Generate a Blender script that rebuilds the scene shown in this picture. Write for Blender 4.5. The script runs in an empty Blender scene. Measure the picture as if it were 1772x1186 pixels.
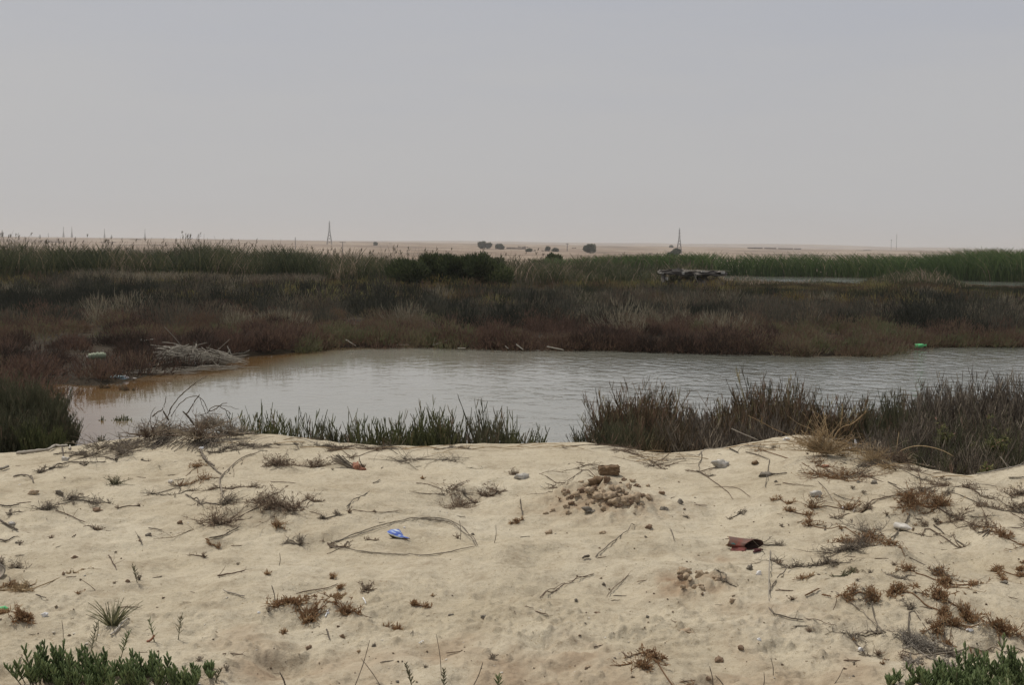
import bpy, math, random
import numpy as np
from mathutils import Matrix, Vector

R = np.random.default_rng(7)
rnd = random.Random(11)
scene = bpy.context.scene
COL = scene.collection
PI = math.pi

# ------------------------------------------------------------------ camera
F = 2139.0                       # focal length in photo pixels (photo 1772 x 1186)
HAZE = .00019                    # density of the dusty air, per metre
EYE = 2.3                        # camera height above the water
PITCH, ROLL = math.radians(4.25), math.radians(0.69)
cam_d = bpy.data.cameras.new('camera')
cam_d.sensor_width = 36.0
cam_d.lens = 36.0 * F / 1772.0
cam_d.clip_start = 0.05
cam_d.clip_end = 30000
cam = bpy.data.objects.new('camera', cam_d)
COL.objects.link(cam)
RM = Matrix.Rotation(math.pi / 2 - PITCH, 3, 'X') @ Matrix.Rotation(ROLL, 3, 'Z')
cam.matrix_world = Matrix.Translation((0, 0, EYE)) @ RM.to_4x4()
scene.camera = cam

# ------------------------------------------------------------------ light
SUN_EL, SUN_AZ = math.radians(60), math.radians(-52)     # azimuth from +Y towards +X
sdir = Vector((math.sin(SUN_AZ) * math.cos(SUN_EL), math.cos(SUN_AZ) * math.cos(SUN_EL), math.sin(SUN_EL)))
sun_d = bpy.data.lights.new('sun', 'SUN')
sun_d.energy = 2.9
sun_d.angle = math.radians(1.6)
sun_d.color = (1.0, 0.95, 0.87)
sun = bpy.data.objects.new('sun', sun_d)
COL.objects.link(sun)
sun.rotation_euler = sdir.to_track_quat('Z', 'Y').to_euler()

world = bpy.data.worlds.new('World')
scene.world = world
world.use_nodes = True
wt = world.node_tree
wt.nodes.clear()
def WN(t, **k):
    n = wt.nodes.new(t)
    for a, b in k.items():
        setattr(n, a, b)
    return n
sky = WN('ShaderNodeTexSky', sky_type='NISHITA', sun_disc=False)
sky.sun_elevation, sky.sun_rotation = SUN_EL, SUN_AZ
sky.dust_density, sky.air_density, sky.ozone_density = 7.0, 1.2, 1.0
bg1 = WN('ShaderNodeBackground'); bg1.inputs['Strength'].default_value = 0.06
wt.links.new(sky.outputs[0], bg1.inputs['Color'])
tc = WN('ShaderNodeTexCoord')
sep = WN('ShaderNodeSeparateXYZ')
wt.links.new(tc.outputs['Generated'], sep.inputs[0])
nz = WN('ShaderNodeTexNoise'); nz.inputs['Scale'].default_value = 2.2; nz.inputs['Detail'].default_value = 6; nz.inputs['Roughness'].default_value = .55
mp = WN('ShaderNodeMapping'); mp.inputs['Scale'].default_value = (1, 1, 7); mp.inputs['Rotation'].default_value = (0, math.radians(7), 0)
wt.links.new(tc.outputs['Generated'], mp.inputs[0]); wt.links.new(mp.outputs[0], nz.inputs['Vector'])
ma = WN('ShaderNodeMath', operation='MULTIPLY_ADD'); ma.inputs[1].default_value = 0.24; 
wt.links.new(nz.outputs[0], ma.inputs[0]); wt.links.new(sep.outputs[2], ma.inputs[2])
ramp = WN('ShaderNodeValToRGB')
cr = ramp.color_ramp
cr.elements[0].position = 0.0; cr.elements[0].color = (0.462, 0.448, 0.450, 1)
cr.elements[1].position = 1.0; cr.elements[1].color = (0.55, 0.54, 0.54, 1)
for p, c in ((0.08, (0.482, 0.474, 0.476)), (0.18, (0.500, 0.500, 0.508)), (0.245, (0.488, 0.490, 0.506)), (0.33, (0.450, 0.463, 0.506)), (0.40, (0.44, 0.46, 0.52))):
    e = cr.elements.new(p); e.color = (*c, 1)
wt.links.new(ma.outputs[0], ramp.inputs[0])
bg2 = WN('ShaderNodeBackground'); bg2.inputs['Strength'].default_value = 1.05
wt.links.new(ramp.outputs[0], bg2.inputs['Color'])
mx = WN('ShaderNodeMixShader'); mx.inputs[0].default_value = 0.88
wo = WN('ShaderNodeOutputWorld')
wt.links.new(bg1.outputs[0], mx.inputs[1]); wt.links.new(bg2.outputs[0], mx.inputs[2]); wt.links.new(mx.outputs[0], wo.inputs[0])

scene.view_settings.view_transform = 'Standard'
scene.view_settings.look = 'None'
scene.view_settings.exposure = 0.0
scene.view_settings.gamma = 1.0
scene.render.engine = 'CYCLES'
scene.cycles.use_denoising = True
scene.cycles.max_bounces = 5
scene.cycles.diffuse_bounces = 2
scene.cycles.volume_bounces = 1
scene.cycles.transparent_max_bounces = 6

# ------------------------------------------------------------------ numeric helpers
_RM = np.array(RM)
def ray(px, py):
    """direction (unit y) of the ray of photo pixel px, py"""
    px, py = np.broadcast_arrays(np.asarray(px, float), np.asarray(py, float))
    d = np.stack([(px - 886) / F, -(py - 593) / F, -np.ones_like(px)], -1) @ _RM.T
    return d / d[..., 1:2]
def at(px, py, Y):
    d = ray(px, py)
    Y = np.asarray(Y, float)[..., None]
    return d * Y + np.array([0, 0, EYE])
def zplane(px, py, z=0.0):
    d = ray(px, py)
    t = (z - EYE) / d[..., 2]
    return (d[..., 0] * t, t)
def sstep(a, b, x):
    t = np.clip((x - a) / (b - a), 0, 1)
    return t * t * (3 - 2 * t)
_perm = np.random.default_rng(3).random((256, 256))
def vnoise(x, y):
    x = np.asarray(x, float); y = np.asarray(y, float)
    xi = np.floor(x).astype(np.int64); yi = np.floor(y).astype(np.int64)
    fx = x - xi; fy = y - yi
    fx = fx * fx * fx * (fx * (fx * 6 - 15) + 10); fy = fy * fy * fy * (fy * (fy * 6 - 15) + 10)
    a = _perm[xi & 255, yi & 255]; b = _perm[(xi + 1) & 255, yi & 255]
    c = _perm[xi & 255, (yi + 1) & 255]; d = _perm[(xi + 1) & 255, (yi + 1) & 255]
    return (a * (1 - fx) + b * fx) * (1 - fy) + (c * (1 - fx) + d * fx) * fy * 1.0 - 0.5
def fbm(x, y, o=4, g=.5):
    s = 0; a = 1
    for k in range(o):
        s = s + a * vnoise(x * 2 ** k + 17.3 * k, y * 2 ** k + 5.1 * k); a *= g
    return s

# water outline in the photograph -> ground plan at water level
UP = [(-900, 690), (-300, 690), (70, 700), (85, 667), (170, 668), (205, 659), (250, 651), (330, 642), (390, 631), (440, 618), (500, 612), (560, 603), (700, 601), (900, 606),
      (1100, 608), (1300, 614), (1400, 618), (1520, 616), (1552, 602), (1772, 600), (2300, 603), (2900, 606)]
up = [tuple(float(v) for v in zplane(a, b)) for a, b in UP]
POND = np.array([(-14, 12.5), (-8, 13.6)] + up[2:] + [(28, 18.5), (14, 17.5), (8, 15.4), (4.6, 14.2), (3.0, 13.7), (1.6, 13.2), (0.75, 12.6), (0.5, 11.6), (-1, 11.3), (-3, 11.3), (-4.6, 11.6), (-5.15, 12.7), (-5.0, 13.4), (-5.3, 15.3)])
POND = np.array(up[2:] + [(28, 18.5), (14, 17.5), (8, 15.4), (4.6, 14.2), (3.0, 13.7), (1.6, 13.2), (0.75, 12.6), (0.5, 11.6), (-1, 11.3), (-3, 11.3), (-4.6, 11.6), (-4.95, 12.6), (-5.1, 13.8), (-5.9, 15.8)])
POND2 = np.array([(18, 125), (17.6, 96), (30, 92), (45, 87), (60, 85), (100, 85), (140, 96), (140, 108), (60, 111), (44, 113), (38, 118), (34, 125)])
def sdf(x, y, P):
    """distance to polygon P: positive outside, negative inside"""
    d = np.full(x.shape, 1e9); ins = np.zeros(x.shape, bool)
    n = len(P)
    for i in range(n):
        ax, ay = P[i]; bx, by = P[(i + 1) % n]
        ex, ey = bx - ax, by - ay
        t = np.clip(((x - ax) * ex + (y - ay) * ey) / (ex * ex + ey * ey), 0, 1)
        d = np.minimum(d, np.hypot(x - ax - t * ex, y - ay - t * ey))
        c = ((ay > y) != (by > y)) & (x < (bx - ax) * (y - ay) / (by - ay + 1e-12) + ax)
        ins ^= c
    return np.where(ins, -d, d)
def shore(x, y):
    s = np.full(x.shape, 30.0)
    m = (y > 9) & (y < 60)
    if m.any():
        s[m] = sdf(x[m], y[m], POND)
    m = (y > 80) & (y < 130)
    if m.any():
        s[m] = np.minimum(s[m], sdf(x[m], y[m], POND2))
    return s + 0.35 * vnoise(x * .9, y * .9) * sstep(12, 24, y) + .12 * vnoise(x * 3, y * 3)

CR = [(-400, 800, 10.2), (0, 784, 10.3), (60, 782, 10.4), (130, 772, 10.6), (200, 764, 10.7), (250, 756, 10.6), (300, 750, 10.5), (340, 750, 10.4), (400, 756, 10.4),
      (450, 752, 10.4), (500, 757, 10.4), (560, 765, 10.4), (640, 772, 10.3), (720, 775, 10.3), (800, 769, 10.4), (860, 771, 10.5), (960, 767, 10.5),
      (1040, 770, 10.4), (1110, 782, 10.2), (1150, 786, 10.1), (1220, 778, 10.1), (1300, 768, 10.1), (1370, 756, 10.1), (1420, 757, 10.0), (1480, 776, 9.7),
      (1530, 800, 9.4), (1600, 814, 9.1), (1680, 829, 8.9), (1720, 823, 8.9), (1772, 806, 9.0), (1900, 790, 9.2), (2300, 790, 9.4)]
_c = np.array([list(at(a, b, c)) for a, b, c in CR])
_c = _c[np.argsort(_c[:, 0])]
_cx = np.linspace(_c[0, 0], _c[-1, 0], 900)
_k = np.exp(-np.linspace(-2.2, 2.2, 27) ** 2); _k /= _k.sum()
_cy, _cz = [np.convolve(np.pad(np.interp(_cx, _c[:, 0], _c[:, q]), 13, mode='edge'), _k, 'valid') for q in (1, 2)]
def crest(x):
    return np.interp(x, _cx, _cy), np.interp(x, _cx, _cz) + .018 * vnoise(np.asarray(x) * 3.1, 3.3) + .009 * vnoise(np.asarray(x) * 9.7, 7.7)
MOUNDS = []
def _m(px, py, Y, h, rx, ry):
    p = at(px, py, Y); MOUNDS.append((p[0], Y, h, rx, ry))
_m(1050, 848, 8.30, .15, .36, .24); _m(1195, 1000, 6.1, .03, .3, .2); _m(560, 985, 6.3, .05, .6, .35); _m(1560, 1030, 6.0, .06, .7, .4); _m(460, 870, 8.0, .06, .5, .3)
_m(350, 880, 7.8, .05, .6, .3); _m(1600, 870, 7.9, .05, .5, .25); _m(60, 900, 7.6, .06, .6, .4); _m(700, 925, 7.1, -.03, .5, .25); _m(1300, 1000, 6.2, .04, .5, .3)
HEAPS = [(float(at(1050, 858, 8.2)[0]), 8.15, .36), (float(at(1190, 1003, 6.1)[0]), 6.1, .16), (float(at(1250, 965, 6.6)[0]), 6.55, .13)]
_u = np.array([0, 500, 700, 886, 1100, 1172, 1300, 1400, 1550, 1650, 1772]); _uu = (_u - 886) / F
_r1 = np.interp(_u, [0, 500, 886, 1172, 1400, 1772], [12.6, 12.5, 11, 9.5, 8.5, 8])
_r2 = np.array([11.5, 13.5, 16, 16.5, 15, 13.5, 15, 16.5, 13.5, 13.5, 11])
def H(x, y):
    x = np.asarray(x, float); y = np.asarray(y, float)
    x, y = np.broadcast_arrays(x, y)
    yc, zc = crest(x)
    w = sstep(yc - 2.6, yc, y)
    bumps = .085 * fbm(x * .75 + 3, y * .75, 3) + .060 * fbm(x * 2.4, y * 2.9 + 9, 3) + .016 * fbm(x * 9, y * 10, 3)
    rough = sstep(6.5, 5.3, y)
    for hx_, hy_, hr_ in HEAPS:
        rough = np.maximum(rough, 1.5 * np.exp(-((x - hx_) ** 2 + (y - hy_) ** 2) / hr_ ** 2))
    hp = np.zeros_like(x, dtype=float)
    for hx_, hy_, hr_ in HEAPS:
        hp = np.maximum(hp, np.exp(-((x - hx_) ** 2 + ((y - hy_) * 1.3) ** 2) / hr_ ** 2))
    tr = np.clip(.5 + 1.6 * vnoise(x * 3.3, y * 2.6), 0, 1)
    crumbs = np.clip(vnoise(x * 22, y * 22) - .18, 0, 1) * (.010 + .075 * rough * tr) + rough * tr * (.026 * vnoise(x * 13, y * 11) + .026 * np.clip(vnoise(x * 48, y * 48), 0, 1))
    zs = .60 * (1 - w) + zc * w + bumps * (1 - .72 * w) + crumbs + hp * (.075 * np.abs(vnoise(x * 9, y * 10)) + .06 * np.abs(vnoise(x * 21, y * 23)) + .035 * np.abs(vnoise(x * 47, y * 50)) - .02)
    if x.size < 50:
        for mx_, my_, h_, rx_, ry_ in MOUNDS:
            q = ((x - mx_) / rx_) ** 2 + ((y - my_) / ry_) ** 2
            zs = zs + h_ * np.exp(-q) * (1 + .5 * vnoise(x * 9, y * 9))
    else:
        zs = np.array(zs)
        nv_ = 1 + .5 * vnoise(x * 9, y * 9)
        for mx_, my_, h_, rx_, ry_ in MOUNDS:
            m_ = (np.abs(x - mx_) < 3 * rx_) & (np.abs(y - my_) < 3 * ry_)
            if m_.any():
                q = ((x[m_] - mx_) / rx_) ** 2 + ((y[m_] - my_) / ry_) ** 2
                zs[m_] = zs[m_] + h_ * np.exp(-q) * nv_[m_]
    s = shore(x, y)
    zl = np.clip(s * .22, -.40, .08) + .04 * vnoise(x * .8, y * .8) * sstep(0, 1.5, s)
    k = sstep(0, 1.25, y - yc)
    z = zs * (1 - k) + zl * k
    # the desert plain rising to two far ridges
    uu = x / np.maximum(y, 1)
    r1 = np.interp(uu, _uu, _r1); r2 = np.interp(uu, _uu, _r2)
    z1 = EYE + r1 * 2700 / F + 2.0 * fbm(x / 300, y / 500, 3)
    z2 = EYE + r2 * 6500 / F + 10 * fbm(x / 900, y / 1500, 4)
    far = sstep(130, 2700, y) ** 1.25
    z = z + far * (z1 - z) + .35 * fbm(x / 25, y / 40, 3) * sstep(150, 400, y) + sstep(3300, 6500, y) * (z2 - z1)
    return z
def gp(px, py, zoff=0.0):
    """where the ray of pixel px, py meets the ground"""
    d = ray(px, py)
    Y = np.concatenate([np.arange(3.2, 14, .03), np.geomspace(14, 3000, 900)])
    P = d[None, :] * Y[:, None]
    g = P[:, 2] + EYE - H(P[:, 0], P[:, 1]) - zoff
    i = np.where(g < 0)[0]
    i = i[0] if len(i) else len(Y) - 1
    if i == 0:
        t = Y[0]
    else:
        t = Y[i - 1] + (Y[i] - Y[i - 1]) * g[i - 1] / (g[i - 1] - g[i])
    p = d * t
    return Vector((p[0], p[1], float(H(p[0], p[1]))))
def mpp(p):
    return p[1] / F          # metres per photo pixel at a point

for _a, _b, _w, _h in [(500, 812, 60, .03), (146, 868, 70, .03), (448, 876, 100, .05), (340, 832, 60, .03), (820, 850, 90, .04), (1395, 802, 80, .03), (1430, 882, 50, .03),
        (1484, 898, 60, .03), (1462, 926, 60, .04), (1600, 880, 90, .06), (1660, 858, 90, .04), (1685, 898, 80, .04), (1745, 930, 80, .05), (1380, 972, 80, .03), (1540, 960, 110, .05),
        (1600, 992, 70, .04), (1492, 1036, 50, .03), (1592, 1042, 60, .04), (1650, 1060, 60, .04), (1695, 1100, 80, .05), (1580, 1125, 110, .04), (505, 1060, 60, .03), (570, 1050, 70, .03),
        (195, 1080, 60, .03), (20, 1084, 60, .04), (172, 916, 30, .02), (512, 934, 40, .02), (612, 806, 50, .03)]:
    _q = gp(_a, _b); _s = _q.y / F * _w
    MOUNDS.append((_q.x, _q.y + .02, _h, _s * .5, _s * .42))
_fr = random.Random(4)
for _ in range(110):                    # old scuffs and footprints
    _q = gp(_fr.uniform(-60, 1830), 800 + 390 * _fr.random() ** .9)
    _r = _fr.uniform(.05, .12); _d = -_fr.uniform(.014, .034)
    MOUNDS.append((_q.x, _q.y, _d, _r, _r * _fr.uniform(.7, 1.5)))
    MOUNDS.append((_q.x + _r * .3, _q.y + _r * 1.3, -_d * .45, _r * .9, _r * .6))

# ------------------------------------------------------------------ materials
def new_mat(name):
    m = bpy.data.materials.new(name); m.use_nodes = True
    t = m.node_tree; t.nodes.clear()
    o = t.nodes.new('ShaderNodeOutputMaterial'); b = t.nodes.new('ShaderNodeBsdfPrincipled')
    t.links.new(b.outputs[0], o.inputs[0])
    b.inputs['Specular IOR Level'].default_value = .25
    return m, t, b
def N(t, typ, **k):
    n = t.nodes.new(typ)
    for a, v in k.items():
        setattr(n, a, v)
    return n
def setramp(r, cols):
    c = r.color_ramp
    c.elements[0].position, c.elements[0].color = cols[0][0], (*cols[0][1], 1)
    c.elements[1].position, c.elements[1].color = cols[-1][0], (*cols[-1][1], 1)
    for p, q in cols[1:-1]:
        e = c.elements.new(p); e.color = (*q, 1)
def veg(name, cols, rough=.75, nscale=9, trans=.38):
    """a plant: colour by a per-stem random value and a little noise"""
    m, t, b = new_mat(name)
    a = N(t, 'ShaderNodeAttribute', attribute_name='tint')
    g = N(t, 'ShaderNodeNewGeometry')
    n = N(t, 'ShaderNodeTexNoise'); n.inputs['Scale'].default_value = nscale; n.inputs['Detail'].default_value = 3
    t.links.new(g.outputs['Position'], n.inputs['Vector'])
    q = N(t, 'ShaderNodeMath', operation='MULTIPLY_ADD'); q.inputs[1].default_value = .3
    t.links.new(n.outputs[0], q.inputs[0])
    s = N(t, 'ShaderNodeMath', operation='SUBTRACT'); s.inputs[1].default_value = .15
    t.links.new(a.outputs['Fac'], s.inputs[0]); t.links.new(s.outputs[0], q.inputs[2])
    r = N(t, 'ShaderNodeValToRGB'); setramp(r, cols)
    t.links.new(q.outputs[0], r.inputs[0]); t.links.new(r.outputs[0], b.inputs['Base Color'])
    b.inputs['Roughness'].default_value = rough
    if trans:                      # thin stems and leaves let some light through
        tl = N(t, 'ShaderNodeBsdfTranslucent'); t.links.new(r.outputs[0], tl.inputs['Color'])
        mx_ = N(t, 'ShaderNodeMixShader'); mx_.inputs[0].default_value = trans
        t.links.new(b.outputs[0], mx_.inputs[1]); t.links.new(tl.outputs[0], mx_.inputs[2])
        t.links.new(mx_.outputs[0], [n for n in t.nodes if n.type == 'OUTPUT_MATERIAL'][0].inputs[0])
    return m
def rocky(name, c1, c2, scale=18, bump=.6, rough=.9, c3=None, metallic=0):
    m, t, b = new_mat(name)
    tcn = N(t, 'ShaderNodeTexCoord')
    n = N(t, 'ShaderNodeTexNoise'); n.inputs['Scale'].default_value = scale; n.inputs['Detail'].default_value = 7; n.inputs['Roughness'].default_value = .65
    t.links.new(tcn.outputs['Object'], n.inputs['Vector'])
    r = N(t, 'ShaderNodeValToRGB')
    setramp(r, [(.32, c1), (.5, c3 or tuple((a + b_) / 2 for a, b_ in zip(c1, c2))), (.68, c2)])
    t.links.new(n.outputs[0], r.inputs[0]); t.links.new(r.outputs[0], b.inputs['Base Color'])
    bp = N(t, 'ShaderNodeBump'); bp.inputs['Strength'].default_value = bump; bp.inputs['Distance'].default_value = .01
    t.links.new(n.outputs[0], bp.inputs['Height']); t.links.new(bp.outputs[0], b.inputs['Normal'])
    b.inputs['Roughness'].default_value = rough; b.inputs['Metallic'].default_value = metallic
    return m

M = {}
M['red'] = veg('red_glasswort', [(0, (0.035, 0.027, 0.021)), (.25, (0.075, 0.049, 0.037)), (.5, (0.125, 0.077, 0.057)), (.75, (0.149, 0.102, 0.069)), (.9, (0.158, 0.136, 0.078)), (1, (0.115, 0.124, 0.061))])
M['grey'] = veg('grey_rush', [(0, (0.024, 0.026, 0.019)), (.3, (0.060, 0.059, 0.044)), (.55, (0.099, 0.091, 0.067)), (.75, (0.135, 0.095, 0.069)), (.88, (0.162, 0.146, 0.097)), (1, (0.259, 0.227, 0.162))])
M['olive'] = veg('olive_scrub', [(0, (.030, .034, .018)), (.3, (.070, .072, .034)), (.5, (.125, .080, .048)), (.7, (.085, .062, .048)), (.85, (.19, .135, .042)), (1, (.19, .18, .075))])
M['reed'] = veg('reed_leaves', [(0, (0.037, 0.048, 0.025)), (.45, (0.074, 0.084, 0.041)), (.7, (0.116, 0.110, 0.057)), (.85, (0.198, 0.160, 0.103)), (1, (0.397, 0.299, 0.228))])
M['reed_green'] = veg('bright_reed_leaves', [(0, (0.039, 0.065, 0.023)), (.5, (0.074, 0.114, 0.037)), (.75, (0.110, 0.144, 0.053)), (.93, (0.184, 0.175, 0.088)), (1, (0.331, 0.251, 0.176))])
M['plume'] = veg('reed_plumes', [(0, (.055, .052, .034)), (.6, (.11, .095, .062)), (1, (.22, .18, .13))])
M['tamarisk'] = veg('tamarisk_leaves', [(0, (.032, .044, .020)), (.6, (.066, .082, .034)), (1, (.12, .13, .058))])
M['near_red'] = veg('brown_red_stems', [(0, (0.109, 0.094, 0.054)), (.4, (0.209, 0.154, 0.095)), (.7, (0.347, 0.227, 0.155)), (.85, (0.273, 0.256, 0.128)), (1, (0.582, 0.512, 0.328))])
M['near_green'] = veg('green_glasswort_stems', [(0, (0.088, 0.101, 0.045)), (.5, (0.185, 0.196, 0.083)), (.8, (0.277, 0.252, 0.121)), (1, (0.351, 0.199, 0.156))])
M['near_dark'] = veg('dark_glasswort_stems', [(0, (0.095, 0.098, 0.057)), (.5, (0.179, 0.176, 0.101)), (.8, (0.265, 0.205, 0.140)), (1, (0.380, 0.256, 0.194))])
M['near_grey'] = veg('grey_twigs', [(0, (0.119, 0.098, 0.076)), (.45, (0.238, 0.200, 0.157)), (.8, (0.399, 0.339, 0.264)), (1, (0.645, 0.559, 0.442))])
M['gold'] = veg('golden_dry_twigs', [(0, (0.229, 0.156, 0.083)), (.5, (0.437, 0.322, 0.187)), (1, (0.707, 0.562, 0.354))])
M['dry'] = veg('dry_brown_twigs', [(0, (0.117, 0.081, 0.058)), (.45, (0.234, 0.169, 0.120)), (.8, (0.377, 0.299, 0.215)), (1, (0.572, 0.494, 0.377))])
M['rust'] = veg('rusty_scrub', [(0, (0.150, 0.085, 0.046)), (.5, (0.299, 0.176, 0.091)), (.8, (0.386, 0.263, 0.150)), (1, (0.526, 0.439, 0.281))])
M['driftgrey'] = veg('grey_driftwood', [(0, (.14, .12, .10)), (.5, (.25, .22, .18)), (1, (.42, .38, .32))], nscale=40, trans=0)
M['cane'] = veg('bleached_cane', [(0, (.13, .115, .09)), (.5, (.26, .235, .19)), (1, (.46, .43, .36))], nscale=14, trans=0)
M['leafgreen'] = veg('succulent_leaves', [(0, (0.101, 0.143, 0.058)), (.5, (0.211, 0.270, 0.119)), (.85, (0.320, 0.379, 0.186)), (1, (0.489, 0.489, 0.288))])
M['palegrass'] = veg('pale_green_grass', [(0, (.11, .115, .060)), (.5, (.17, .175, .095)), (1, (.28, .25, .15))])
M['clod'] = rocky('brown_clod', (.27, .195, .128), (.45, .36, .25), 45, 1.0)
M['darkclod'] = rocky('dark_earth', (.15, .098, .064), (.29, .205, .135), 45, 1.0)
M['peat'] = rocky('peat_block', (.10, .062, .035), (.22, .15, .088), 30, 1.0)
M['stone'] = rocky('grey_stone', (.11, .095, .075), (.25, .22, .18), 20)
M['shell'] = rocky('white_shell', (.45, .40, .33), (.72, .68, .60), 30, .3)
M['white'] = rocky('dirty_white_plastic', (.28, .26, .22), (.58, .55, .50), 14, .3, .45)
M['paper'] = rocky('white_plastic', (.62, .61, .60), (.82, .82, .82), 10, .2, .4)
M['rubble'] = rocky('dark_rubble', (.06, .054, .048), (.21, .19, .165), 3, .8)
M['concrete'] = rocky('pale_concrete', (.26, .25, .22), (.48, .46, .42), 6, .4)
M['steel'] = rocky('galvanised_steel', (.10, .10, .105), (.16, .16, .165), 1, .0, .6)
M['wall'] = rocky('mud_wall', (.10, .075, .06), (.19, .15, .12), .4, .2)
M['farleaf'] = veg('far_tree_leaves', [(0, (0.020, 0.034, 0.020)), (.6, (0.048, 0.068, 0.034)), (1, (0.093, 0.111, 0.054))], nscale=.5)
M['bark'] = rocky('bark', (.06, .045, .032), (.13, .10, .075), 6)

def zone_material():
    m, t, b = new_mat('sand_mud_and_desert')
    g = N(t, 'ShaderNodeNewGeometry')
    def noise(scale, detail=4, rough=.55, sc=None):
        n = N(t, 'ShaderNodeTexNoise'); n.inputs['Scale'].default_value = scale; n.inputs['Detail'].default_value = detail; n.inputs['Roughness'].default_value = rough
        if sc:
            mp_ = N(t, 'ShaderNodeMapping'); mp_.inputs['Scale'].default_value = sc
            t.links.new(g.outputs['Position'], mp_.inputs[0]); t.links.new(mp_.outputs[0], n.inputs['Vector'])
        else:
            t.links.new(g.outputs['Position'], n.inputs['Vector'])
        return n
    def ramp_(src, cols):
        r = N(t, 'ShaderNodeValToRGB'); setramp(r, cols); t.links.new(src, r.inputs[0]); return r
    def mix(f, a, c, bt='MIX'):
        x = N(t, 'ShaderNodeMix', data_type='RGBA', blend_type=bt)
        if isinstance(f, (int, float)):
            x.inputs[0].default_value = f
        else:
            t.links.new(f, x.inputs[0])
        t.links.new(a, x.inputs[6]); t.links.new(c, x.inputs[7]); return x.outputs[2]
    # sand
    s1 = ramp_(noise(1.3, 5).outputs[0], [(.3, (.400, .345, .250)), (.5, (.455, .400, .300)), (.72, (.505, .453, .350))])
    s2 = ramp_(noise(260, 2, .7).outputs[0], [(.25, (.62, .58, .52)), (.5, (1, 1, 1)), (.8, (1.22, 1.2, 1.16))])
    s3 = ramp_(noise(34, 4, .7).outputs[0], [(.28, (.80, .77, .73)), (.52, (1, 1, 1)), (1, (1.05, 1.05, 1.04))])
    sand = mix(.8, s1.outputs[0], s2.outputs[0], 'MULTIPLY'); sand = mix(.9, sand, s3.outputs[0], 'MULTIPLY')
    s4 = ramp_(noise(62, 3, .75).outputs[0], [(.30, (1.16, 1.15, 1.13)), (.36, (1, 1, 1)), (.615, (1, 1, 1)), (.66, (.62, .57, .50))])
    s5 = ramp_(noise(5.5, 6, .7).outputs[0], [(.34, (.80, .775, .75)), (.5, (1, 1, 1)), (.7, (1.06, 1.06, 1.05))])
    sand = mix(1.0, sand, s4.outputs[0], 'MULTIPLY'); sand = mix(1.0, sand, s5.outputs[0], 'MULTIPLY')
    damp = N(t, 'ShaderNodeAttribute', attribute_name='damp')
    brown = ramp_(noise(15, 5).outputs[0], [(.35, (.235, .160, .10)), (.65, (.35, .262, .175))])
    sand = mix(damp.outputs['Fac'], sand, brown.outputs[0])
    # mud under the scrub and the water
    mud = ramp_(noise(2.2, 5).outputs[0], [(.35, (.024, .018, .012)), (.65, (.048, .036, .022))])
    # desert
    d1 = ramp_(noise(.012, 6, .65, (1, .35, 1)).outputs[0], [(.38, (.14, .105, .078)), (.5, (.235, .178, .132)), (.62, (.32, .26, .20))])
    d2 = ramp_(noise(.15, 4, .7, (1, .25, 1)).outputs[0], [(.3, (.74, .70, .66)), (.55, (1, 1, 1)), (1, (1.08, 1.05, 1.0))])
    des = mix(.9, d1.outputs[0], d2.outputs[0], 'MULTIPLY')
    za = N(t, 'ShaderNodeAttribute', attribute_name='mud'); zb = N(t, 'ShaderNodeAttribute', attribute_name='desert')
    c = mix(za.outputs['Fac'], sand, mud.outputs[0]); c = mix(zb.outputs['Fac'], c, des)
    t.links.new(c, b.inputs['Base Color'])
    b.inputs['Roughness'].default_value = .95; b.inputs['Specular IOR Level'].default_value = .15
    hs = N(t, 'ShaderNodeMath', operation='MULTIPLY_ADD'); hs.inputs[1].default_value = .25
    t.links.new(noise(190, 3, .7).outputs[0], hs.inputs[0]); t.links.new(noise(24, 6, .62).outputs[0], hs.inputs[2])
    bp = N(t, 'ShaderNodeBump'); bp.inputs['Strength'].default_value = .75; bp.inputs['Distance'].default_value = .022
    t.links.new(hs.outputs[0], bp.inputs['Height']); t.links.new(bp.outputs[0], b.inputs['Normal'])
    return m

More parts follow.
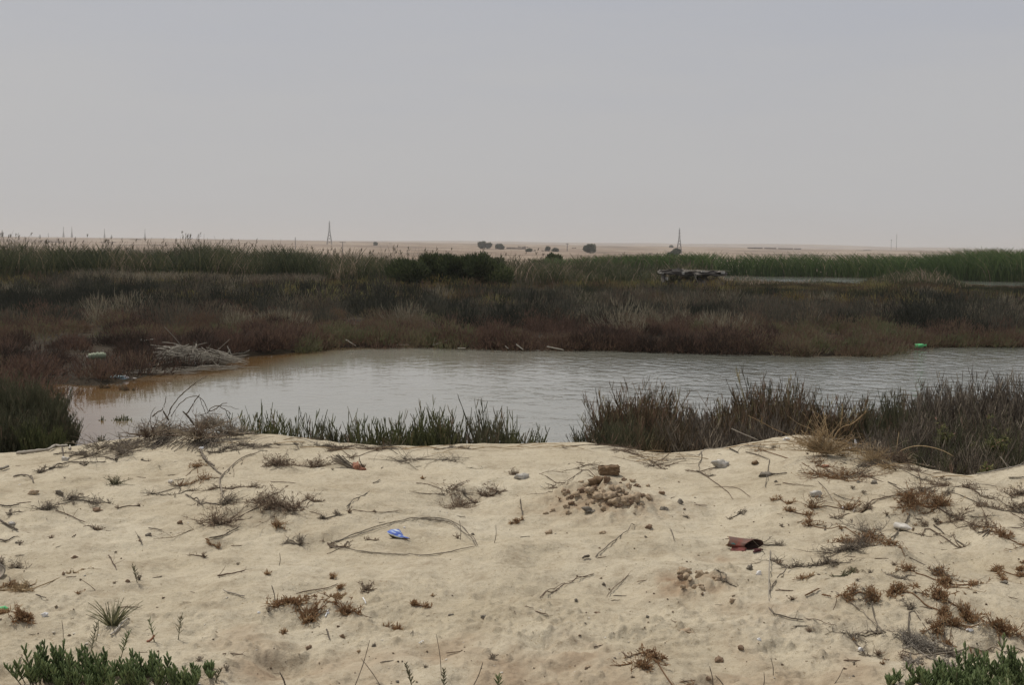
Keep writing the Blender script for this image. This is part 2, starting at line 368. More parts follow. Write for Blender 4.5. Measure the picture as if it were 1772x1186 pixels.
def water_material():
    m, t, b = new_mat('murky_pond_water')
    g = N(t, 'ShaderNodeNewGeometry')
    a = N(t, 'ShaderNodeAttribute', attribute_name='shallow')
    n0 = N(t, 'ShaderNodeTexNoise'); n0.inputs['Scale'].default_value = 1.5; n0.inputs['Detail'].default_value = 4
    t.links.new(g.outputs['Position'], n0.inputs['Vector'])
    q = N(t, 'ShaderNodeMath', operation='MULTIPLY_ADD'); q.inputs[1].default_value = .35; t.links.new(n0.outputs[0], q.inputs[0])
    s = N(t, 'ShaderNodeMath', operation='SUBTRACT'); s.inputs[1].default_value = .17; t.links.new(a.outputs['Fac'], s.inputs[0]); t.links.new(s.outputs[0], q.inputs[2])
    dp = N(t, 'ShaderNodeAttribute', attribute_name='ripple_dark')
    r = N(t, 'ShaderNodeValToRGB'); setramp(r, [(0, (.235, .228, .190)), (.45, (.18, .150, .100)), (.8, (.135, .082, .036)), (1, (.115, .066, .026))])
    t.links.new(q.outputs[0], r.inputs[0])
    dm = N(t, 'ShaderNodeMix', data_type='RGBA'); dm.inputs[7].default_value = (.145, .15, .128, 1)
    t.links.new(dp.outputs['Fac'], dm.inputs[0]); t.links.new(r.outputs[0], dm.inputs[6]); t.links.new(dm.outputs[2], b.inputs['Base Color'])
    b.inputs['Roughness'].default_value = .06; b.inputs['IOR'].default_value = 1.333; b.inputs['Specular IOR Level'].default_value = .5
    # wind ripples: stronger to the right (open to the wind), faint on the left
    rp = N(t, 'ShaderNodeAttribute', attribute_name='wind')
    mp1 = N(t, 'ShaderNodeMapping'); mp1.inputs['Scale'].default_value = (1.5, 1.15, 1); mp1.inputs['Rotation'].default_value = (0, 0, math.radians(25))
    t.links.new(g.outputs['Position'], mp1.inputs[0])
    n1 = N(t, 'ShaderNodeTexNoise'); n1.inputs['Scale'].default_value = 2.1; n1.inputs['Detail'].default_value = 4.5; n1.inputs['Roughness'].default_value = .5; n1.inputs['Distortion'].default_value = .5
    t.links.new(mp1.outputs[0], n1.inputs['Vector'])
    n2 = N(t, 'ShaderNodeTexNoise'); n2.inputs['Scale'].default_value = .55; n2.inputs['Detail'].default_value = 2
    t.links.new(g.outputs['Position'], n2.inputs['Vector'])
    mm = N(t, 'ShaderNodeMath', operation='MULTIPLY'); t.links.new(rp.outputs['Fac'], mm.inputs[0]); t.links.new(n2.outputs[0], mm.inputs[1])
    bp = N(t, 'ShaderNodeBump'); bp.inputs['Distance'].default_value = .26
    t.links.new(mm.outputs[0], bp.inputs['Strength']); t.links.new(n1.outputs[0], bp.inputs['Height']); t.links.new(bp.outputs[0], b.inputs['Normal'])
    return m

# ------------------------------------------------------------------ mesh helpers
def mesh(name, V, Q, mats, attrs=None, smooth=False, mi=None):
    V = np.ascontiguousarray(V, np.float32); Q = np.ascontiguousarray(Q, np.int32)
    me = bpy.data.meshes.new(name)
    k = Q.shape[1]
    me.vertices.add(len(V)); me.vertices.foreach_set('co', V.ravel())
    me.loops.add(Q.size); me.loops.foreach_set('vertex_index', Q.ravel())
    me.polygons.add(len(Q)); me.polygons.foreach_set('loop_start', np.arange(0, Q.size, k, dtype=np.int32))
    me.polygons.foreach_set('loop_total', np.full(len(Q), k, np.int32))
    if mi is not None:
        me.polygons.foreach_set('material_index', np.asarray(mi, np.int32))
    if smooth:
        me.polygons.foreach_set('use_smooth', np.ones(len(Q), bool))
    for m in (mats if isinstance(mats, (list, tuple)) else [mats]):
        me.materials.append(m)
    for a, v in (attrs or {}).items():
        at_ = me.attributes.new(a, 'FLOAT', 'POINT'); at_.data.foreach_set('value', np.ascontiguousarray(v, np.float32))
    me.update(calc_edges=True)
    return me
def add(name, me, loc=(0, 0, 0), parent=None, label=None, cat=None, group=None, kind=None, rot=None, scale=None):
    o = bpy.data.objects.new(name, me); COL.objects.link(o)
    o.location = loc
    if rot is not None: o.rotation_euler = rot
    if scale is not None: o.scale = scale if hasattr(scale, '__len__') else (scale,) * 3
    if parent is not None: o.parent = parent
    if label: o['label'] = label
    if cat: o['category'] = cat
    if group: o['group'] = group
    if kind: o['kind'] = kind
    return o
def unit(v):
    return v / np.maximum(np.linalg.norm(v, axis=-1, keepdims=True), 1e-9)
def ribbons(P, W, tint, rs=R):
    """P (n,k,3) spines, W (n,k) widths -> V, Q, tint"""
    n, k, _ = P.shape
    T = unit(np.gradient(P, axis=1))
    ref = rs.normal(size=(n, 1, 3)); ref[..., 2] *= .3
    S = unit(np.cross(T, np.broadcast_to(ref, P.shape)))
    V = np.stack([P - S * W[..., None] / 2, P + S * W[..., None] / 2], 2).reshape(-1, 3)
    base = (np.arange(n) * k * 2)[:, None] + (np.arange(k - 1) * 2)[None, :]
    Q = np.stack([base, base + 1, base + 3, base + 2], -1).reshape(-1, 4)
    return V, Q, np.repeat(tint, k * 2)
def tubes(P, Rd, tint, S=4):
    n, k, _ = P.shape
    T = unit(np.gradient(P, axis=1))
    ref = np.broadcast_to(np.array([.31, .22, .9]), P.shape).copy()
    par = np.abs((T * unit(ref)).sum(-1)) > .95
    ref[par] = (1, 0, 0)
    U = unit(np.cross(T, ref)); B = np.cross(T, U)
    a = np.arange(S) * 2 * PI / S
    V = (P[:, :, None] + Rd[:, :, None, None] * (np.cos(a)[:, None] * U[:, :, None] + np.sin(a)[:, None] * B[:, :, None])).reshape(-1, 3)
    i = (np.arange(n) * k * S)[:, None, None] + (np.arange(k - 1) * S)[None, :, None] + np.arange(S)[None, None, :]
    j = (np.arange(n) * k * S)[:, None, None] + (np.arange(k - 1) * S)[None, :, None] + ((np.arange(S) + 1) % S)[None, None, :]
    Q = np.stack([i, j, j + S, i + S], -1).reshape(-1, 4)
    return V, Q, np.repeat(tint, k * S)
def join(parts):
    Vs, Qs, Ts, o = [], [], [], 0
    for V, Q, T in parts:
        Vs.append(V); Qs.append(Q + o); Ts.append(T); o += len(V)
    return np.concatenate(Vs), np.concatenate(Qs), np.concatenate(Ts)
def vmesh(name, parts, mat):
    V, Q, T = join(parts)
    return mesh(name, V, Q, mat, {'tint': np.clip(T, 0, 1)})

def bush_mass(C, RR, HH, n, length, width, tint, mat, name, up_=.9, rs=R, ground=True, K=3):
    """C (m,2) places; each bush a ragged dome of n short upright shoots"""
    m = len(C)
    idx = np.repeat(np.arange(m), n)
    q = len(idx)
    d = rs.normal(size=(q, 3)); d[:, 2] = np.abs(d[:, 2]) * .9 + .08; d = unit(d)
    rr = rs.random(q) ** .45
    wob = 1 + .35 * np.sin(np.arctan2(d[:, 1], d[:, 0]) * 3 + idx * 1.7)
    z0 = H(C[:, 0], C[:, 1])[idx] if ground else 0
    st = np.stack([C[idx, 0] + d[:, 0] * RR[idx] * rr * wob, C[idx, 1] + d[:, 1] * RR[idx] * rr * wob, z0 + d[:, 2] * (HH[idx]) * rr * .78], -1)
    di = unit(d * np.array([.55, .55, .3]) + np.array([0, 0, up_]) + rs.normal(size=(q, 3)) * .22)
    L = (length * (0.6 + .8 * rs.random(q)))[:, None] if np.isscalar(length) else (length[idx] * (.6 + .8 * rs.random(q)))[:, None]
    bend = rs.normal(size=(q, 3)) * .12
    tt = np.linspace(0, 1, K)
    P = st[:, None] + di[:, None] * L[:, None] * tt[None, :, None] + bend[:, None] * L[:, None] * (tt ** 2)[None, :, None]
    w = width if np.isscalar(width) else width[idx]
    Wd = (np.ones(q) * w)[:, None] * np.linspace(1, .35, K)[None] * (.7 + .6 * rs.random(q))[:, None]
    return ribbons(P, Wd, np.clip(tint[idx] + rs.normal(size=q) * .09, 0, 1), rs)

# ------------------------------------------------------------------ the ground: one sheet from behind the camera to the far ridges
def build_ground():
    Y = np.concatenate([np.linspace(-40, 2.5, 14), np.arange(3.0, 5.8, .012), np.arange(5.8, 12, .018), np.arange(12, 32, .12), np.geomspace(32, 8000, 230)])
    tin = np.linspace(-1.12, 1.12, 760)
    tout = np.linspace(1.2, 3, 16)
    t = np.concatenate([-tout[::-1], tin, tout])
    Wd = .45 * np.maximum(Y, 4)
    T, YY = np.meshgrid(t, Y)
    WW = np.repeat(Wd[:, None], len(t), 1)
    a = np.abs(T)
    X = np.sign(T) * (np.minimum(a, 1.12) * WW + np.maximum(a - 1.12, 0) * np.maximum(WW, 25))
    Z = H(X, YY)
    V = np.stack([X, YY, Z], -1).reshape(-1, 3)
    nr, nc = X.shape
    i = (np.arange(nr - 1) * nc)[:, None] + np.arange(nc - 1)[None]
    Q = np.stack([i, i + 1, i + nc + 1, i + nc], -1).reshape(-1, 4)
    yc, zc = crest(X)
    jig = .3 * fbm(X * 1.5, YY * 1.5, 3)
    mud = sstep(.35, 1.0, YY - yc + jig * .5) * np.where(YY > 9, 1, 0)
    left = sstep(-3.4, -3.9, X + .4 * jig) * sstep(10.3, 10.7, YY)
    des = sstep(122, 150, YY + 10 * vnoise(X * .1, YY * .1))
    damp = .75 * sstep(5.35, 4.7, YY + .9 * fbm(X * 1.8, YY * 1.8, 3)) * np.clip(.15 + 1.5 * fbm(X * 3.1, YY * 3.1, 3), 0, 1)
    for px, py, rx, ry, k in ((1050, 856, .40, .24, 1.0), (1195, 1000, .20, .13, 1.0), (1160, 1005, .10, .08, .9), (1240, 970, .12, .06, .6), (1330, 1060, .3, .3, .35), (960, 880, .2, .08, .45), (1010, 1160, .35, .15, .35)):
        p = gp(px, py); q = ((X - p[0]) / rx) ** 2 + ((YY - p[1]) / ry) ** 2
        damp = np.maximum(damp, k * np.exp(-q) * np.clip(.75 + 1.3 * fbm(X * 14, YY * 14, 3), 0, 1.2))
    me = mesh('ground', V, Q, zone_material(), {'mud': mud.ravel(), 'desert': des.ravel(), 'damp': np.clip(damp, 0, 1).ravel()}, smooth=True)
    add('ground', me, label='pale sand bank in front, dark marsh soil, desert plain behind', cat='ground', kind='structure')
build_ground()

def build_water():
    Y = np.concatenate([np.arange(9.6, 40, .15), np.arange(40, 132, 1.0)])
    t = np.linspace(-1.6, 1.9, 240)
    T, YY = np.meshgrid(t, Y)
    X = T * (.45 * YY + 2)
    s = shore(X, YY)
    V = np.stack([X, YY, np.zeros_like(X)], -1).reshape(-1, 3)
    nr, nc = X.shape
    i = (np.arange(nr - 1) * nc)[:, None] + np.arange(nc - 1)[None]
    Q = np.stack([i, i + 1, i + nc + 1, i + nc], -1).reshape(-1, 4)
    west = sstep(-2.0, -6.5, X)
    reach = .35 + 1.9 * west
    shallow = np.clip(1.15 + s / reach, 0, 1) * np.where(YY < 60, 1, .2) * (.45 + .55 * west)
    wind = .04 + .40 * sstep(-5.0, 6.5, X + (YY - 18) * .10) * np.clip(1 + 1.2 * fbm(X * .16, YY * .4, 3), .35, 1.8)
    ripple_dark = sstep(-2.5, 5.5, X + .6 * fbm(X * .3, YY * .5, 3)) * sstep(12.5, 17.5, YY) * np.clip(-s / .6, 0, 1)  # darker water colour stands in for ripples reflecting less sky at right
    me = mesh('water', V, Q, water_material(), {'shallow': shallow.ravel(), 'wind': wind.ravel(), 'ripple_dark': ripple_dark.ravel()}, smooth=True)
    add('water', me, label='murky grey green pond with wind ripples', cat='water', kind='structure')
build_water()

# ------------------------------------------------------------------ marsh ground cover (nobody could count it)
def scatter(y0, y1, dens, seed, pad=3.0, side=.50):
    rs = np.random.default_rng(seed)
    area = (y1 - y0) * ((y0 + y1) * side + 2 * pad)
    n = int(area * dens)
    Y = y0 + (y1 - y0) * rs.random(n * 2)
    keep = rs.random(n * 2) < (Y * side + pad) / (y1 * side + pad)
    Y = Y[keep][:n]
    X = (rs.random(len(Y)) * 2 - 1) * (Y * side + pad)
    s = shore(X, Y)
    return X, Y, s, rs
def patch(x, y, f, seed=0.0):
    return fbm(x * f + seed, y * f * .6 + seed * 1.7, 3)

CLEAR = [(*[float(v) for v in zplane(a, b)], c) for a, b, c in ((280, 636, .35), (310, 634, .5), (345, 632, .5), (375, 628, .4), (215, 646, .25), (160, 632, .25), (204, 654, .22), (1590, 598, .3), (1178, 605, .3))]
def marsh():
    # red-brown glasswort fringe along the far shore
    P = []
    X, Y, s, rs = scatter(14.6, 41, 1.7, 21)
    band = Y + 3.5 * patch(X, Y, .14, 3) + 3.0 * rs.normal(size=len(X))
    ok = (s > -.16) & (s < 30) & ((band < 36.5) | (s < 2.2)) & ((s < .7) | (rs.random(len(X)) < .75)) & ~((Y < 17) & (X > -4)) & ~((X > 0) & (Y < 24)) & ~((Y < 15.6) & (X < 0))
    X, Y, s = X[ok], Y[ok], s[ok]
    xe, ye, se, re_ = scatter(14.6, 33, 9, 71)
    oe = (se > -.22) & (se < .5) & ~((xe > 0) & (ye < 22)) & ~((ye < 18) & (xe < 0))
    X, Y, s = np.concatenate([X, xe[oe]]), np.concatenate([Y, ye[oe]]), np.concatenate([s, se[oe]])
    keep = ~((X < -4.6) & (s < .10 + .1 * rs.random(len(X))))
    for ax_, ay_, r_ in CLEAR:
        keep &= ((X - ax_) / r_) ** 2 + ((Y - ay_) / .55) ** 2 > 1
    X, Y, s = X[keep], Y[keep], s[keep]
    C = np.stack([X, Y], 1); q = len(C)
    hh = (.24 + .46 * rs.random(q)) * (.70 + .9 * np.clip(.5 + 1.3 * patch(X, Y, .35, 9), 0, 1)) * np.where(s < .25, .8, 1)
    RR = .26 + .50 * rs.random(q) ** 1.3
    hh = np.minimum(hh, .12 + RR * .95)
    tint = np.clip(.38 + .75 * patch(X, Y, .30, 5) + .20 * rs.normal(size=q), .0, 1)
    P.append(bush_mass(C, RR, hh, 400, .10, .015, tint, None, '', up_=.7, rs=rs))
    add('glasswort_cover', vmesh('glasswort_cover', P, M['red']), label='low red brown glasswort along the far bank of the pond', cat='ground cover', kind='stuff')
    # dark grey rushes and sea-blite behind it
    X, Y, s, rs = scatter(20, 62, .80, 22)
    band = Y + 4.0 * patch(X, Y, .14, 3) + 3.0 * rs.normal(size=len(X))
    leftlow = (X < -6)
    ok = (s > .8) & (band > 34.5) & (band < 60) & (patch(X, Y, .22, 13) > -.12 - .5 * (band < 52))
    X, Y, s = X[ok], Y[ok], s[ok]; q = len(X); C = np.stack([X, Y], 1)
    hh = (.34 + .58 * rs.random(q) ** 1.3) * (.55 + 1.3 * np.clip(.5 + 1.3 * patch(X, Y, .3, 19), 0, 1))
    RR = .42 + .7 * rs.random(q) ** 1.3
    tint = np.clip(.34 + 1.0 * patch(X, Y, .25, 8) + .27 * rs.normal(size=q), 0, 1)
    add('rush_cover', vmesh('rush_cover', [bush_mass(C, RR, hh, 340, .19, .018, tint, None, '', up_=1.0, rs=rs)], M['grey']),
        label='dark grey brown rushes behind the red glasswort', cat='ground cover', kind='stuff')
    # olive, orange and brown low scrub up to the reeds
    X, Y, s, rs = scatter(44, 128, .42, 23)
    band = Y + 4.0 * patch(X, Y, .14, 3) + 5.0 * rs.normal(size=len(X))
    lim = np.where(X < 0, 84, 92)
    ok = (s > .6) & (band > 46) & (Y < lim)
    X, Y, s = X[ok], Y[ok], s[ok]; q = len(X); C = np.stack([X, Y], 1)
    hh = (.28 + .55 * rs.random(q) ** 1.3) * (.7 + .8 * np.clip(.5 + patch(X, Y, .2, 29), 0, 1))
    pxx = 886 + F * X / Y
    low = ((pxx > 1250) & (pxx < 1500)) | (pxx > 1640)
    hh = np.where(low, np.minimum(hh, np.maximum(2.1 - 55 * Y / F, .04)), hh)
    RR = .6 + 1.0 * rs.random(q) ** 1.3
    tint = np.clip(.42 + 1.4 * patch(X, Y, .13, 18) + .27 * rs.normal(size=q), 0, 1)
    far_ = bush_mass(C, RR, hh, 250, .17, .030, tint, None, '', rs=rs)
    add('scrub_cover', vmesh('scrub_cover', [far_], M['olive']), label='olive and rust coloured low scrub in front of the reeds', cat='ground cover', kind='stuff')
marsh()

def reeds(name, label, mat, n, ypos, xr, hfun, width, seed, lean=(.0, .0), K=4, tb=.4, ts=.25, droop=.25):
    rs = np.random.default_rng(seed)
    Y = ypos[0] + (ypos[1] - ypos[0]) * rs.random(n) ** 1.1
    X = xr(rs, Y)
    pxx = 886 + F * X / Y
    s = shore(X, Y)
    hgt = hfun(pxx, X, Y) * (.62 + .50 * rs.random(n))
    ok = (s > -.6) & (hgt > .2)
    X, Y, hgt, pxx = X[ok], Y[ok], hgt[ok], pxx[ok]; n = len(X)
    st = np.stack([X, Y, H(X, Y) - .02], -1)
    a = rs.random(n) * 2 * PI
    ln = np.stack([np.cos(a) * .13 + lean[0], np.sin(a) * .13, np.ones(n)], -1)
    dr = np.stack([np.cos(a) * droop + lean[0] * 1.5, np.sin(a) * droop, -.12 * np.ones(n)], -1)
    tt = np.linspace(0, 1, K)
    P = st[:, None] + ln[:, None] * (hgt[:, None] * tt[None])[..., None] + dr[:, None] * (hgt[:, None] * tt[None] ** 3)[..., None]
    Wd = width * np.array([.8, 1, .8, .25] if K == 4 else np.linspace(1, .3, K))[None] * (.6 + .8 * rs.random(n))[:, None]
    tint = np.clip(tb + ts * rs.normal(size=n) + .5 * fbm(X * .3, Y * .2, 3), 0, 1)
    add(name, vmesh(name, [ribbons(P, Wd, tint, rs)], mat), label=label, cat='reeds', kind='stuff')
    return st, ln, hgt, dr

def lr_x(a, b):
    def f(rs, Y):
        u = a + (b - a) * rs.random(len(Y))
        return (u - 886) / F * Y
    return f
def h_left(p, X, Y):
    return np.interp(p, [-200, 0, 120, 270, 330, 500, 600, 700, 900, 1000, 1180, 1260], [2.55, 2.5, 2.3, 2.1, 2.45, 2.3, 2.05, 1.85, 1.75, 1.65, 1.45, .6]) + .95 * fbm(X * .45, Y * .25, 4) - .12
reeds('reed_bed', 'tall dark green reeds with straw stems along the left behind the scrub', M['reed'], 34000, (74, 90), lr_x(-150, 1240), h_left, .040, 31, tb=.44, ts=.24)
def h_tall(p, X, Y):
    return np.interp(p, [-200, 0, 100, 260, 330, 450, 600, 700, 900, 1230], [3.1, 3.1, 2.8, 2.6, 3.1, 2.75, 2.5, 2.35, 2.1, 1.9]) + .7 * fbm(X * .5, Y * .2, 3)
st, ln, hg, dr = reeds('flowering_reeds', 'sparse straw coloured flowering reeds rising above the dark reed bed', M['plume'], 1500, (75, 88), lr_x(-150, 1240), h_tall, .030, 32, tb=.4, ts=.3, droop=.08)
# the plumes themselves belong with those stems
def plumes():
    rs = np.random.default_rng(5)
    tip = st + ln * hg[:, None] + dr * hg[:, None] * 1.0
    sel = rs.random(len(tip)) < .35
    t0 = tip[sel]; n = len(t0)
    m = 5
    idx = np.repeat(np.arange(n), m)
    d = unit(rs.normal(size=(n * m, 3)) * .3 + np.array([.35, 0, 1]))
    base = t0[idx] - np.array([0, 0, .05]) - np.array([0, 0, 1]) * (rs.random(n * m)[:, None] * .25)
    P = base[:, None] + d[:, None] * np.array([0, .10, .19])[None, :, None]
    Wd = np.array([.02, .032, .010])[None] * np.ones(n * m)[:, None]
    add('reed_plumes', vmesh('reed_plumes', [ribbons(P, Wd, rs.random(n * m), rs)], M['plume']), label='feathery brown seed heads on the tall reeds', cat='reeds', kind='stuff')
plumes()
def h_right(p, X, Y):
    return np.interp(p, [960, 1050, 1172, 1230, 1400, 1600, 1650, 1772, 1900], [1.5, 1.9, 2.3, 2.5, 2.5, 2.45, 2.9, 3.1, 3.15]) + .65 * fbm(X * .3, Y * .2, 4)
reeds('cattail_bed', 'bright green cattails across the second pool on the right', M['reed_green'], 30000, (110, 130), lr_x(930, 1900), h_right, .060, 33, lean=(-.05, 0), tb=.45, ts=.2, droop=.35)
def h_rfront(p, X, Y):
    return np.clip(np.interp(p, [1240, 1480, 1540, 1600, 1640, 1690, 1800, 1900], [.5, .2, 1.1, 1.25, .9, .15, .12, .2]) + .5 * fbm(X * .4, Y * .2, 3), .0, 2)
reeds('marsh_grass', 'thin brownish reeds between the scrub and the second pool', M['reed'], 7000, (84, 99), lr_x(1150, 1850), h_rfront, .034, 34, tb=.65, ts=.25)
def h_mid(p, X, Y):
    return .85 + .4 * fbm(X * .4, Y * .3, 3)
reeds('pale_rushes', 'pale grey rushes in front of the left reed bed', M['grey'], 5000, (66, 74), lr_x(120, 560), h_mid, .030, 35, tb=.8, ts=.15)

# ------------------------------------------------------------------ builders for single things
def rotz(v, a):
    c, s = np.cos(a), np.sin(a)
    return np.stack([v[..., 0] * c - v[..., 1] * s, v[..., 0] * s + v[..., 1] * c, v[..., 2]], -1)
def clump_me(name, mat, w, h, n, seed, stem=.0045, lean=(.0, .0), branch=4, blen=.35, up_=1.6, tb=.4, ts=.22, depth=None, dome=.35):
    """upright glasswort: many jointed stems rising from a patch w wide, with short side shoots pointing up"""
    rs = np.random.default_rng(seed)
    depth = depth or w * .7
    a = rs.random(n) * 2 * PI; r = np.sqrt(rs.random(n))
    bx = np.cos(a) * r * w * .42; by = np.sin(a) * r * depth * .42
    hh = 1.02 * h * (.74 + .42 * np.clip(.5 + np.sin(bx * 31 + seed) * .5, 0, 1)) * (1 - dome * r ** 2) * (.55 + .5 * rs.random(n))
    d = np.stack([bx / w * .8 + lean[0] + rs.normal(size=n) * .13, by / depth * .5 + lean[1] + rs.normal(size=n) * .13, np.ones(n)], -1)
    K = 5; tt = np.linspace(0, 1, K)
    cv = rs.normal(size=(n, 3)) * .09; cv[:, 2] = 0
    base = np.stack([bx, by, -.05 * np.ones(n)], -1)
    P = base[:, None] + d[:, None] * (hh[:, None] * tt)[..., None] + cv[:, None] * (hh[:, None] * (tt ** 2))[..., None]
    Rd = stem * np.array([1.1, 1, .95, .85, .45])[None] * (.7 + .6 * rs.random(n))[:, None]
    tint = np.clip(tb + ts * rs.normal(size=n), 0, 1)
    parts = [tubes(P, Rd, tint, 3)]
    if branch:
        m = n * branch; idx = np.repeat(np.arange(n), branch)
        f = .2 + .75 * rs.random(m); k = np.minimum((f * (K - 1)).astype(int), K - 2); g = f * (K - 1) - k
        p0 = P[idx, k] * (1 - g)[:, None] + P[idx, k + 1] * g[:, None]
        a = rs.random(m) * 2 * PI
        out = np.stack([np.cos(a) * .6, np.sin(a) * .6, np.full(m, up_)], -1); out = unit(out)
        L = hh[idx] * blen * (1.1 - f) * (.6 + .8 * rs.random(m)) + h * .05
        tb3 = np.array([0, .5, 1.0])
        o2 = out.copy(); o2[:, 2] = 0
        B = p0[:, None] + out[:, None] * (L[:, None] * tb3)[..., None] + o2[:, None] * (L[:, None] * .25 * (tb3 - tb3 ** 2) * 2)[..., None]
        parts.append(tubes(B, stem * .85 * np.array([.8, 1, .5])[None] * np.ones(m)[:, None], np.clip(tint[idx] + rs.normal(size=m) * .1, 0, 1), 3))
    return vmesh(name, parts, mat)

def scrub_me(name, mat, w, h, n, seed, leaf=0, leafw=.006, leafl=.02, r=.0025, flat=.5, sub=5, wig=.34, tb=.4, ts=.25, droopk=.0, ax=0.0):
    """dry sprawling scrub: crooked twigs from a few roots, lopsided, some lying flat, side twigs, small scale leaves"""
    rs = np.random.default_rng(seed)
    K = 8
    nr = int(np.clip(round(w / max(h, .02) * (.35 + .3 * flat)), 1, 4)) if w > .05 else 1
    rootx = (np.linspace(-.24, .24, nr) if nr > 1 else np.zeros(1)) * w + rs.normal(size=nr) * w * .06
    rooty = rs.normal(size=nr) * w * .30
    wt_ = rs.random(nr) ** 1.5 + .25; wt_ /= wt_.sum()
    ri = rs.choice(nr, n, p=wt_)
    big = (.35 + .9 * rs.random(nr))[ri]
    lop = rs.random(nr) * 2 * PI
    a = np.where(rs.random(n) < .55, lop[ri] + rs.normal(size=n) * .9, rs.random(n) * 2 * PI)
    el = (rs.random(n) ** (1 + flat * 1.6)) * 1.1 + .03
    L = (.2 + .8 * rs.random(n) ** 2.0) * big
    wr = w / (nr ** .35)
    dirs = np.stack([np.cos(a) * np.cos(el) * wr / 2, np.sin(a) * np.cos(el) * wr / 2 * .8, np.sin(el) * h * 1.15], -1)
    steps = np.cumsum(np.cumsum(rs.normal(size=(n, K, 3)) * wig, 1), 1) / K * np.array([wr / 2, wr / 2, h * .5]) * .55
    steps -= steps[:, :1]
    tt = np.linspace(0, 1, K)
    base = np.stack([rootx[ri] + rs.normal(size=n) * w * .03, rooty[ri] + rs.normal(size=n) * w * .03, np.zeros(n)], -1)
    P = base[:, None] + dirs[:, None] * (L[:, None] * tt)[..., None] + steps * L[:, None, None]
    P[..., 2] = np.abs(P[..., 2]) * .92 + .002
    P[:, 0, 2] = -.015
    loose = rs.random(n) < .10
    P[loose] = base[loose][:, None] * 1.3 + (P[loose] - base[loose][:, None]) * np.array([1.6, 1.6, .15]) + np.array([0, 0, .003])
    tint = np.clip(tb + ts * rs.normal(size=n), 0, 1)
    parts = [tubes(P, r * np.linspace(1.35, .5, K)[None] * (.55 + .9 * rs.random(n) ** 2)[:, None], tint, 3)]
    if nr > 1:                     # the creeping runner that joins the roots
        rp = np.stack([np.interp(np.linspace(0, nr - 1, 9), np.arange(nr), rootx), np.interp(np.linspace(0, nr - 1, 9), np.arange(nr), rooty), np.full(9, .004)], -1)
        rp[:, 1] += rs.normal(size=9) * w * .01
        parts.append(tubes(rp[None], np.full((1, 9), r * 1.5), np.array([tb * .6]), 4))
    m = n * sub; idx = np.repeat(np.arange(n), sub)
    k = rs.integers(1, K - 1, m)
    p0 = P[idx, k]
    a = rs.random(m) * 2 * PI
    d = unit(np.stack([np.cos(a), np.sin(a), .1 + .9 * rs.random(m) * (1.1 - .35 * flat)], -1) + unit(dirs[idx]) * .7)
    Ls = (wr + h) * .5 * (.05 + .26 * rs.random(m) ** 2.5)
    B = p0[:, None] + d[:, None] * (Ls[:, None] * np.array([0, .5, 1]))[..., None] + rs.normal(size=(m, 3, 3)) * (Ls[:, None, None] * .13)
    B[:, 0] = p0
    B[..., 2] = np.abs(B[..., 2])
    parts.append(tubes(B, r * .6 * np.array([1, .8, .5])[None] * np.ones(m)[:, None], np.clip(tint[idx] + rs.normal(size=m) * .1, 0, 1), 3))
    if leaf:
        q = leaf; lump = rs.random(n) ** 1.5; pr = np.repeat(lump, sub); pr = pr / pr.sum()
        i = rs.choice(m, q, p=pr); f = rs.random(q)[:, None]
        p = B[i, 1] * (1 - f) + B[i, 2] * f
        dl = unit(rs.normal(size=(q, 3)) * .8 + d[i] * .9 + np.array([0, 0, .4]))
        LL = leafl * (.5 + .9 * rs.random(q))
        C = p[:, None] + dl[:, None] * (LL[:, None] * np.array([0, .5, 1]))[..., None]
        parts.append(ribbons(C, leafw * np.array([.5, 1, .3])[None] * np.ones(q)[:, None], np.clip(tb + .12 + ts * rs.normal(size=q), 0, 1), rs))
    return vmesh(name, parts, mat)

def path_me(name, mat, pts, r, seed=0, S=5, tint=.5, taper=(1, .7), subdiv=6, wob=.0, twigs=0, twl=.05):
    """a stick along points (local), Catmull smoothed"""
    rs = np.random.default_rng(seed)
    P = np.array(pts, float)
    if len(P) == 2: P = np.array([P[0], P.mean(0), P[1]])
    E = np.vstack([2 * P[0] - P[1], P, 2 * P[-1] - P[-2]])
    out = []
    for i in range(1, len(E) - 2):
        for t in np.linspace(0, 1, subdiv, endpoint=False):
            out.append(.5 * ((2 * E[i]) + (-E[i - 1] + E[i + 1]) * t + (2 * E[i - 1] - 5 * E[i] + 4 * E[i + 1] - E[i + 2]) * t * t + (-E[i - 1] + 3 * E[i] - 3 * E[i + 1] + E[i + 2]) * t ** 3))
    out.append(P[-1]); Q = np.array(out); n = len(Q)
    Q = Q + rs.normal(size=Q.shape) * wob
    rr = r * np.interp(np.linspace(0, 1, n), np.linspace(0, 1, len(taper)), taper) * (1 + .12 * rs.normal(size=n)); rr[-1] *= .5; rr[0] *= .6
    parts = [tubes(Q[None], rr[None], np.array([tint]), S)]
    if twigs:
        k = rs.integers(1, n - 1, twigs); d = unit(rs.normal(size=(twigs, 3)) + np.array([0, 0, .5]) + unit(Q[-1] - Q[0]) * .8)
        L = twl * (.4 + rs.random(twigs)); B = Q[k][:, None] + d[:, None] * (L[:, None] * np.array([0, .5, 1]))[..., None]
        B[:, 1:] += rs.normal(size=(twigs, 2, 3)) * twl * .1
        parts.append(tubes(B, r * .4 * np.array([1, .8, .5])[None] * np.ones(twigs)[:, None], np.full(twigs, tint), 3))
    return vmesh(name, parts, mat)

